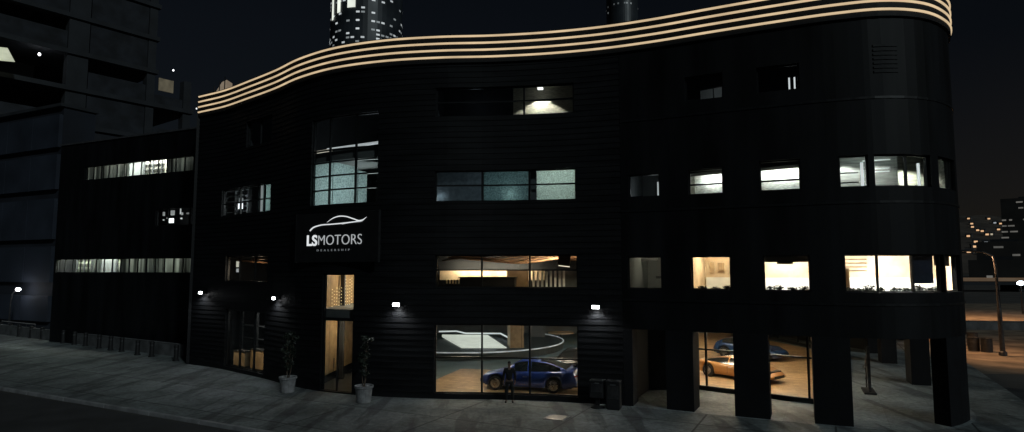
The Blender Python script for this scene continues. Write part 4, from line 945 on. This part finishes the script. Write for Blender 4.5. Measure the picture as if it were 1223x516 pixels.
for ri, (a0, a1, z0, z1) in enumerate(RW):
    mb = MB(); wbox(mb, a0, a1, .1, .2, z0, z0 + .05); wbox(mb, a0, a1, .1, .2, z1 - .05, z1)
    nm = int((a1 - a0) / .95)
    for i in range(nm + 1): x = a0 + .03 + (a1 - a0 - .06) * i / nm; wbox(mb, x - .03, x + .03, .105, .195, z0 + .05, z1 - .05)
    fr = mb.build('window', M['frame'], wg, wg.location)
    MB().quad(wp(a0, .15, z0), wp(a1, .15, z0), wp(a1, .15, z1), wp(a0, .15, z1)).build('pane', M['glass'], fr, wg.location)
    mb = MB(); wbox(mb, .32, WL, 1.6, 1.7, z0 - 1.1, z1 + 1.2); mb.build('back_wall', (DW, M['darkwall'], DC)[ri], wg, wg.location)
    mb = MB(); wbox(mb, .32, WL, .32, 1.7, z1 + 1.2, z1 + 1.3); wbox(mb, .32, WL, .32, 1.7, z0 - 1.2, z0 - 1.1); mb.build('storey_slab', M['midwall'], wg, wg.location)
    if ri == 1: continue
    segs = [(a0, 4.4, 3.), (4.4, 5.5, .55), (5.5, 7.8, 3.8), (7.8, 11.5, .5), (11.5, a1, .59)] if ri == 0 else [(a0, 6.3, .5), (6.3, 8.2, .57), (8.2, 12.5, 3.8), (12.5, 14.6, .5), (14.6, a1, .59)]
    for sa, sb, e in segs:
        light('room_lamp', 'AREA', wp((sa + sb) / 2 - (1. if e > .6 else 0), .95, z1 + 1.), 40 * e * (sb - sa), (.98, 1, .88), target=wp((sa + sb) / 2 - (1. if e > .6 else 0), 1.0, z0 - 1), shape='RECTANGLE', size=(sb - sa) * .9, size_y=.7)
        if e < .6: mb = MB(); wbox(mb, sa + .05, sb - .05, .30, .33, z0 - .3, z1 + .3); mb.build('blind', BL, wg, wg.location)
    for sa, sb, e in segs:
        mb = MB(); wbox(mb, sb - .05, sb, .335, 1.58, z0 - 1.08, z1 + 1.18); mb.build('partition', M['greywall'], wg, wg.location)
        if e > .6:
            mb = MB()
            for k in range(3): wbox(mb, max(.4, sa - 2), sb - 2, 1.45, 1.58, z0 + .28 + .42 * k, z0 + .32 + .42 * k)
            for k in range(5): x = max(.5, sa - 1.9) + (sb - sa - .3) * k / 4; wbox(mb, x - .02, x + .02, 1.44, 1.57, z0 - .8, z1 + .3)
            mb.build('shelf', M['midwall'], wg, wg.location)
# a few desk lights in the dark middle storey
for a, z, w_, h_, e in ((13.05, 9.42, .42, .34, 1.8), (12.2, 9.95, .14, .3, .25), (13.15, 10.0, .34, .36, .28), (13.9, 10.08, .2, .42, .5), (14.15, 9.9, .14, .2, .3), (14.8, 9.9, .3, .12, .15), (12.2, 9.5, .1, .1, .3), (14.1, 9.55, .12, .12, .6), (12.6, 9.62, .08, .08, .4)):
    mb = MB(); mb.box(wp(a, .45, z), (w_, .12, h_), wan); mb.build('desk_lamp', glow('desk glow', (.92, .95, .93), e), wg, wg.location, bevel=.03)

# ------------------------------------------------------------------ panel-clad depot at the far left
dp = empty('depot_building', 'blue grey panel clad building with banded walls at the left edge', 'building', (-60, 68, 0))
d0, d1 = Vector((-80, 76.5, 0)), Vector((-43.6, 59.2, 0)); du = (d1 - d0).normalized(); dn = Vector((-du.y, du.x, 0)); DLn = (d1 - d0).length; dan = math.atan2(du.y, du.x)
def dbox(mb, a0, a1, b0, b1, z0, z1): c = d0 + du * ((a0 + a1) / 2) + dn * ((b0 + b1) / 2); mb.box((c.x, c.y, (z0 + z1) / 2), (a1 - a0, b1 - b0, z1 - z0), dan)
mb = MB(); dbox(mb, 0, DLn, 0, 3, 0, 21.6); mb.build('wall', mat('depot wall', (.016, .020, .030), .8, var=.3, scale=.3), dp, dp.location)
for z0, z1 in ((.9, 3.3), (4.6, 8.0), (8.7, 12.6), (13.5, 16.9), (17.6, 20.8)):
    mb = MB()
    for i in range(9): dbox(mb, DLn * i / 9 + .03, DLn * (i + 1) / 9 - .03, -.35, -.002, z0, z1)
    mb.build('cladding_band', M['bluepanel'], dp, dp.location)
mb = MB(); dbox(mb, -.2, DLn + .2, -.4, 3.2, 21.6, 21.9); mb.build('roof', M['concrete'], dp, dp.location)

# ------------------------------------------------------------------ concrete frame building under construction behind it
cf = empty('concrete_frame', 'unfinished concrete frame building with open storeys at upper left', 'building', (-52, 84, 0))
c0 = Vector((-66, 56, 0)); cu_ = Vector((9.6, 12.8, 0)).normalized(); cn = Vector((-cu_.y, cu_.x, 0)); can = math.atan2(cu_.y, cu_.x)
def cbox(mb, a0, a1, b0, b1, z0, z1): c = c0 + cu_ * ((a0 + a1) / 2) + cn * ((b0 + b1) / 2); mb.box((c.x, c.y, (z0 + z1) / 2), (a1 - a0, b1 - b0, z1 - z0), can)
CL = 36
for k in range(12):
    z = 4.5 * k + .9
    if k: mb = MB(); cbox(mb, 0, CL - (0 if k < 7 else 4.8), 0, 22, z - .55, z); mb.build('storey_slab', M['concrete'], cf, cf.location)
    for a in ((.8, 11.5, 22, 30.4, 35.2) if k < 7 else (.8, 11.5, 22, 30.4)):
        for bq in (.9, 20):
            mb = MB(); cbox(mb, a - (1.1 if a == 22 else .5), a + (1.1 if a == 22 else .5), bq - .6, bq + .6, z, z + 3.95); mb.build('column', M['concrete'], cf, cf.location)
rn = random.Random(8); INFILL = mat('mid-tone bay infill', (.019, .0215, .027), .9, var=.6, scale=.6, detail=7)
for k in range(4, 12):
    z = 4.5 * k + .9; bays = ((1.4, 10.9), (12.1, 20.8), (23.2, 29.8), (31.0, 34.6)) if k < 7 else ((1.4, 10.9), (12.1, 20.8), (23.2, 29.8))
    for a0_, a1_ in bays:
        if k == 6 and 11 < a0_ < 22 or rn.random() < .08: continue
        h_ = rn.choice((3.9, 3.9, 2.2, 1.2)); mb = MB(); cbox(mb, a0_, a1_, .35, .4, z + .02, z + .02 + h_); mb.build('contrast_infill', INFILL, cf, cf.location)  # mid-tone infill added to soften the contrast of the dark open bays
mb = MB(); cbox(mb, 12, 20, 9, 14, 0, 54); mb.build('core', M['darkwall'], cf, cf.location)
mb = MB(); cbox(mb, 31.3, 33.2, .05, .15, 29.7, 31.4); mb.build('tarpaulin', M['creamwall'], cf, cf.location)
for a, b_, z, e, r_ in ((18.1, .2, 30.9, 9, .14), (33.1, .1, 32.9, 3, .11), (36.3, -.2, 28.2, 1.2, .10)):
    c = c0 + cu_ * a + cn * b_; MB().lathe([(r_ * .6, -r_), (r_, 0), (r_ * .6, r_)], (c.x, c.y, z), 12).build('work_lamp', glow('work lamp', (.95, .97, 1), e), cf, cf.location)
c = c0 + cu_ * 18.1 + cn * .6; light('work_light', 'POINT', (c.x, c.y, 30.7), 14, (.9, .95, 1), shadow_soft_size=.2)
mb = MB(); mb.quad((-58.2, 64.5, 29.9), (-56.4, 67.4, 30.5), (-54.3, 66, 28.4), (-56.6, 63, 27.8)); mb.build('lit_surface_glow', glow('lit surface glow', (.80, .84, .62), .52, .2, .8), cf, cf.location)  # glowing sheet standing in for a lamp-lit ceiling or wall surface

# ------------------------------------------------------------------ left lamp post and rail
lp = empty('lamp_post', 'small white globe lamp on a slim post at the far left', 'street lamp', (-47.85, 59.6, 0))
MB().tube([(0, 0, 0), (.02, 0, 2.6), (.15, 0, 3.5), (.45, 0, 3.9), (.62, 0, 3.92)], [.10, .07, .06, .05, .05], 8).build('pole', M['metal'], lp)
MB().lathe([(.05, -.14), (.19, -.06), (.2, .06), (.08, .16)], (.66, 0, 3.9), 12).build('lamp_head', M['lampglow'], lp); light('post_lamp', 'POINT', (-47.2, 59.2, 3.55), 9, (.95, 1, 1), shadow_soft_size=.2)
gr = empty('guard_rail', 'low pale rail beside the slim lamp post', 'rail', (-45.6, 58.3, 0))
mb = MB(); mb.tube([(-2.6, .9, .95), (3.2, -2.6, .95)], .05, 8); mb.build('rail', M['pot'], gr)
mb = MB()
for k in range(5): t_ = k / 4; mb.tube([(-2.6 + 5.8 * t_, .9 - 3.5 * t_, 0), (-2.6 + 5.8 * t_, .9 - 3.5 * t_, .95)], .04, 6)
mb.build('posts', M['metal'], gr)

# ------------------------------------------------------------------ rooftop hood
ht = empty('roof_hood', 'small tilted roof hood with strip light painted in, behind the glowing strips', 'roof hood', (-18.75, 39.05, 15.85))
mb = MB(); mb.add([(-.9, -.3, 0), (.5, -.3, 0), (.5, .5, 0), (-.9, .5, 0), (.5, -.3, 2.05), (.5, .5, 2.05), (.2, -.3, 1.9), (.2, .5, 1.9)], [(0, 1, 2, 3), (0, 6, 4, 1), (3, 2, 5, 7), (1, 4, 5, 2), (0, 3, 7, 6), (6, 7, 5, 4)]); mb.build('hood', mat('pale metal with strip glow', (.45, .36, .27), .6, var=.3, scale=4, emit=(.8, .6, .42), estr=.18), ht)  # the metal's own glow stands in for light from the roof strips
mb = MB()
for k in range(4): mb.box((-.6 + .33 * k, -.32, .8 + .32 * k), (.05, .04, 1.0))
mb.build('fins', M['metal'], ht)

# ------------------------------------------------------------------ distant skyscrapers
def round_tower(name, label, x, y, rad, h, z_lit, dens, seed, fins=(), pitch=3.3, dim=1.):
    rr = random.Random(seed); t = empty(name, label, 'skyscraper', (x, y, 0), group='distant skyscrapers')
    MB().lathe([(rad, 0), (rad, h * .82), (rad * .9, h * .825), (rad * .88, h)], (0, 0, 0), 48).build('shaft', mat('tower cladding', (.035, .042, .05), .4, var=.3, scale=.1), t)
    mb = MB(); na = 46; mb2 = MB()
    for k in range(int(z_lit[0] / pitch), int(z_lit[1] / pitch)):
        z = k * pitch; on = rr.random() < dens[0]
        for j in range(na):
            if not (on and rr.random() < dens[1] or rr.random() < .012): continue
            a0, a1 = 2 * math.pi * (j + .12) / na, 2 * math.pi * (j + .82) / na; R_ = rad + .12
            (mb if rr.random() < .55 else mb2).add([(R_ * math.cos(a), R_ * math.sin(a), zz) for a, zz in ((a0, z), (a1, z), (a1, z + 1.15), (a0, z + 1.15))], [(0, 1, 2, 3)])
    w1 = mb.build('lit_window', glow('tower window', (.80, .86, .88), .55 * dim, .5, .05), t); w2 = mb2.build('dim_window', glow('dim tower window', (.72, .78, .80), .22 * dim, .5, .05), t); w1['kind'] = w2['kind'] = 'stuff'
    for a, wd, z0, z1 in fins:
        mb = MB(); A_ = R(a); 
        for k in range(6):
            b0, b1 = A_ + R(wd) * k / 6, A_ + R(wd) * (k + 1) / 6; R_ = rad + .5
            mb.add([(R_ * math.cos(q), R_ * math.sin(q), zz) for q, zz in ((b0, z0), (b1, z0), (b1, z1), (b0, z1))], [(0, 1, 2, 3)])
        mb.build('light_fin', glow('glowing fin', (.86, .90, .80), .85, .25, .08), t)  # the fins' own glow stands in for light falling on them
    return t
round_tower('round_skyscraper', 'round dark skyscraper with rows of lit windows above the roof strips', -95.5, 395, 23, 290, (120, 200), (.6, .34), 6, ((217, 6, 163, 290), (233, 7, 166, 290), (253, 13, 168, 290)), 2.7)
round_tower('slim_skyscraper', 'dark round skyscraper with faint lit arcs above the roof middle', 78, 425, 11, 300, (150, 215), (.35, .25), 3, (), 4.2, .3)

# ------------------------------------------------------------------ right: lot, street lamp, drums, overpass, hillside
struct(MB().quad((22, 37, -.155), (130, 22, -.155), (130, 110, -.155), (22, 110, -.155)).build('sand_lot', M['dirt']))
sl = empty('street_lamp', 'tall street lamp with curved arm standing on the sandy lot', 'street lamp', (34.1, 43.7, -.15))
MB().tube([(0, 0, 0), (-.05, 0, 3), (-.12, 0, 6.3), (-.25, 0, 6.9), (-.7, .3, 7.2), (-2.0, 1.0, 7.35)], [.16, .13, .10, .08, .07, .06], 10).build('pole', M['metal'], sl)
MB().lathe([(.26, 0), (.24, .25), (.16, .3)], (0, 0, 0), 14).build('base', M['metal'], sl)
MB().box((-2.2, 1.1, 7.33), (.6, .25, .12), R(-27)).build('lamp_head', M['lampbody'], sl)
SOD = (1.0, .55, .27)
light('sodium_lamp', 'SPOT', (31.95, 44.8, 7.0), 2300, SOD, target=(36.5, 43.6, 0), spot_size=R(132), spot_blend=.6, shadow_soft_size=.2)
light('sodium_lamp', 'SPOT', (56, 74, 9), 6000, SOD, target=(58, 76, 0), spot_size=R(120), spot_blend=.6, shadow_soft_size=.2)
l2 = empty('street_lamp', 'bright white lamp post at the right edge beyond the lot', 'street lamp', (69, 84.5, -.15))
MB().tube([(0, 0, 0), (0, 0, 3.9)], [.12, .07], 8).build('pole', M['metal'], l2); MB().lathe([(.1, 3.85), (.42, 3.95), (.45, 4.15), (.2, 4.4)], (0, 0, 0), 14).build('lamp_head', glow('blue white lamp', (.80, .9, 1.), 9), l2)
dr_ = empty('steel_drum', 'dark steel drum next to the building corner on the lot', 'drum', (36.3, 49.5, -.15), group='drums on the sandy lot')
MB().lathe([(.36, 0), (.38, .02), (.36, .05), (.36, .32), (.375, .34), (.36, .36), (.36, .64), (.375, .66), (.36, .68), (.36, .95), (.38, .98), (.34, 1.0)], (0, 0, 0), 20).build('drum_body', M['black'], dr_); MB().lathe([(.05, 1.0), (.05, 1.03)], (.18, 0, 0), 10).build('cap', M['metal'], dr_)
dup(dr_, (34.45, 45.6, -.15), 1., 'dark steel drum beside the foot of the tall street lamp'); dup(dr_, (33.95, 46.2, -.15), 2., 'dark steel drum left of the other drum by the tall street lamp')
lb = empty('lot_wall', 'long low dark wall crossing the sandy lot behind the drums', 'wall', (60, 61, -.15))
MB().box((0, 0, .4), (66, .5, .8), R(-6)).build('wall_body', M['lowwall'], lb); MB().box((0, 0, .83), (66, .6, .06), R(-6)).build('coping', M['lowwall'], lb)
# orange lit shed seen through the arcade
sh = empty('storage_shed', 'small orange lit shed seen through the open corner arcade', 'shed', (33.4, 51.2, -.15), R(-20))
MB().box((0, 0, 1.2), (2.2, 1.6, 2.4)).build('wall', M['creamwall'], sh); MB().add([(-1.3, -1, 2.4), (1.3, -1, 2.4), (1.3, 1, 2.4), (-1.3, 1, 2.4), (-1.3, 0, 2.9), (1.3, 0, 2.9)], [(0, 1, 5, 4), (2, 3, 4, 5), (0, 4, 3), (1, 2, 5), (0, 3, 2, 1)]).build('roof', M['roof'], sh); MB().box((0, -.82, .95), (.9, .05, 1.9)).build('door', M['wavewood'], sh)
# overpass
ov = empty('overpass', 'long concrete overpass with parapets given an orange glow beyond the lot', 'bridge', (150, 170, 0), R(-4))
MB().box((0, 0, 2.2), (320, 10, 1.0)).build('deck', M['concrete'], ov)
for y, e in ((-5.1, .10), (5.1, .16)): MB().box((0, y, 3.1), (320, .25, .8)).build('parapet', mat('parapet with sodium glow', (.3, .24, .18), .9, var=.5, scale=.12, emit=(1, .5, .22), estr=e * .5), ov)  # emission paints the sodium light onto the parapets
for i in range(12): MB().box((-143 + 26 * i, 0, .85), (1.4, 7, 1.7)).build('pier', M['concrete'], ov)
vc = empty('distant_car', 'distant car with headlights shining on the overpass', 'car', (118, 166.5, 2.72), R(-120))
MB().add([(-2, -.9, .3), (2.1, -.9, .3), (2.1, .9, .3), (-2, .9, .3), (-2, -.9, .9), (2.1, -.85, .8), (2.1, .85, .8), (-2, .9, .9), (-1.6, -.7, 1.45), (.5, -.7, 1.45), (.5, .7, 1.45), (-1.6, .7, 1.45), (1.2, -.8, .9), (1.2, .8, .9)], [(0, 1, 5, 4), (2, 3, 7, 6), (1, 2, 6, 5), (3, 0, 4, 7), (4, 12, 9, 8), (13, 7, 11, 10), (8, 9, 10, 11), (9, 12, 13, 10), (7, 4, 8, 11), (12, 5, 6, 13), (0, 3, 2, 1), (4, 5, 12), (7, 13, 6)]).build('body', M['black'], vc)
for y in (-.68, .68): MB().lathe([(.05, 2.1), (.2, 2.14), (.12, 2.2)], (0, y, .62), 10, 'X').build('headlight', glow('headlamp', (.9, .95, 1), 9), vc)
for x in (-1.3, 1.3):
    for y in (-.85, .85): MB().lathe([(.32, -.1), (.32, .1)], (x, y, .32), 14, 'Y').build('wheel', M['tyre'], vc)
# hills
hb = MB(); rr = random.Random(2); vs = []; fs = []; nx, ny = 60, 14
from mathutils import noise
for j in range(ny):
    for i in range(nx):
        x = -600 + 3200 * i / (nx - 1); y = 700 + 1500 * j / (ny - 1); k = j / (ny - 1)
        h = -4 + 195 * (k ** .75) * (1 + .28 * noise.noise((x * .0016, y * .002, 3.)) + .09 * noise.noise((x * .006, y * .006, 8.)))
        vs.append((x, y, h))
def hill_z(x, y):
    i = (x + 600) / 3200 * (nx - 1); j = (y - 700) / 1500 * (ny - 1); i0, j0 = int(i), int(j); a, b = i - i0, j - j0; q = lambda I, J: vs[J * nx + I][2]
    return (q(i0, j0) * (1 - a) + q(i0 + 1, j0) * a) * (1 - b) + (q(i0, j0 + 1) * (1 - a) + q(i0 + 1, j0 + 1) * a) * b
for j in range(ny - 1):
    for i in range(nx - 1): fs.append((j * nx + i, j * nx + i + 1, (j + 1) * nx + i + 1, (j + 1) * nx + i))
hb.add(vs, fs); struct(hb.build('hills', mat('dark scrub hill', (.085, .068, .055), 1., var=.5, scale=.02, detail=8), smooth=True))
# hillside houses with a lit window each
protos = []
for v, (colr, e) in enumerate((((1, .60, .32), .8), ((.95, .82, .6), .45), ((.85, .92, 1.), .35))):
    h = empty('hillside_house', '', 'house', (0, 0, -900 - 50 * v), group='lit houses on the far hillside')
    MB().box((0, 0, 2.5), (9, 7, 5)).build('wall', M['midwall'], h); MB().add([(-5, -4, 5), (5, -4, 5), (5, 4, 5), (-5, 4, 5), (-5, 0, 7.5), (5, 0, 7.5)], [(0, 1, 5, 4), (2, 3, 4, 5), (0, 4, 3), (1, 2, 5)]).build('roof', M['roof'], h)
    MB().box((0, -3.55, 2.6), (4.6, .12, 2.9)).build('window', glow('house light', colr, e), h); protos.append(h)
rr = random.Random(21); k = 0; used = [False] * 3
HP = [(1159, 272), (1174, 291), (1183, 299), (1199, 262), (1207, 297), (1214, 286), (1190, 275), (1169, 295), (1178, 262), (1202, 306), (1217, 305), (1160, 296), (1211, 264), (1196, 289), (1185, 256), (1172, 305), (1166, 258), (1176, 281), (1181, 281), (1154, 283), (1165, 276), (1171, 277), (1154, 302), (1193, 268), (1204, 286), (1202, 292), (1215, 293), (1220, 292), (1195, 304), (1212, 302), (1186, 267), (1205, 270), (1218, 277), (1162, 290), (1158, 268), (1209, 276), (1221, 303), (1187, 292), (1222, 283), (1216, 268), (1155, 262), (1200, 279)]
fpx, pch = 740., math.atan(64 / 740)
for px, py in HP:
    # walk out along the sight line until it meets the hill: a house really standing there
    vx, vz = (px - 611.5) / fpx, (258 - py) / fpx; dv = Vector((vx, math.cos(pch) - vz * math.sin(pch), math.sin(pch) + vz * math.cos(pch)))
    hit = None; tt = 700 / dv.y
    while tt < 2150 / dv.y:
        p = Vector((0, 0, 5.8)) + dv * tt
        if p.x < 2560 and hill_z(p.x, p.y) > p.z: hit = p; break
        tt += 4
    if hit is None: continue
    v = rr.choice((0, 0, 1, 2)); pos = (hit.x, hit.y - 6, hill_z(hit.x, hit.y - 6) - .5); rzz = -math.atan2(hit.x, hit.y) + rr.uniform(-.3, .3)
    if not used[v]: o = protos[v]; o.location = pos; o.rotation_euler = (0, 0, rzz); used[v] = True
    else: o = dup(protos[v], pos, rzz)
    o['label'] = 'tiny house with a %s lit window on the dark far hillside' % ('warm orange', 'pale yellow', 'cool white')[v]; o['group'] = 'lit houses on the far hillside, %s' % ('orange', 'yellow', 'white')[v]
for v in range(3):
    if not used[v]:
        for ch in list(protos[v].children): bpy.data.objects.remove(ch)
        bpy.data.objects.remove(protos[v])
# mid-rise blocks at the right edge
def midrise(x, y, wd, dp_, h, label, dens, seed, rz=0., zmin=3):
    rr = random.Random(seed); t = empty('tower_block', label, 'building', (x, y, -.2), rz, 'tower blocks at the right edge')
    MB().box((0, 0, h / 2), (wd, dp_, h)).build('wall', mat('block wall', (.045, .04, .037), .8, var=.3, scale=.1), t); MB().box((0, 0, h + .5), (wd * .5, dp_ * .5, 2)).build('plant_room', M['concrete'], t)
    mb = MB(); z = zmin
    while z < h - 2:
        run = rr.random() < .8; j = 0
        while j < wd - 3:
            l_ = rr.uniform(2, 6)
            if run and rr.random() < dens: mb.box((-wd / 2 + 1.5 + j, -dp_ / 2 - .06, z), (min(l_, wd - j - 2) * .8, .1, 1.1))
            j += l_ + .8
        z += 4.6
    mb.build('lit_window', glow('block window', (.85, .80, .72), .11, .6, .06), t)['kind'] = 'stuff'
midrise(414, 486, 44, 25, 62, 'wide dark tower block with dotted lit storeys at right edge', .75, 5, R(-41), 22)
midrise(286, 360, 26, 18, 22, 'low dark block with a few lit windows beside the street lamp', .3, 8, R(-38), 5)
midrise(205, 262, 20, 14, 10, 'small dark block with faint windows behind the overpass', .25, 12, R(-38), 3)

# iron utility cover in the pavement
uc = empty('utility_cover', 'square iron utility cover set in the pavement before the showroom window', 'utility cover', (1.75, 24.9, .0), STREET)
MB().box((0, 0, .012), (.72, .72, .024)).build('cover', M['metal'], uc, bevel=.006)
mb = MB()
for a, b, c, d in ((0, .40, .84, .06), (0, -.40, .84, .06), (.40, 0, .06, .74), (-.40, 0, .06, .74)): mb.box((a, b, .01), (c, d, .02))
mb.build('frame', M['kerb'], uc)
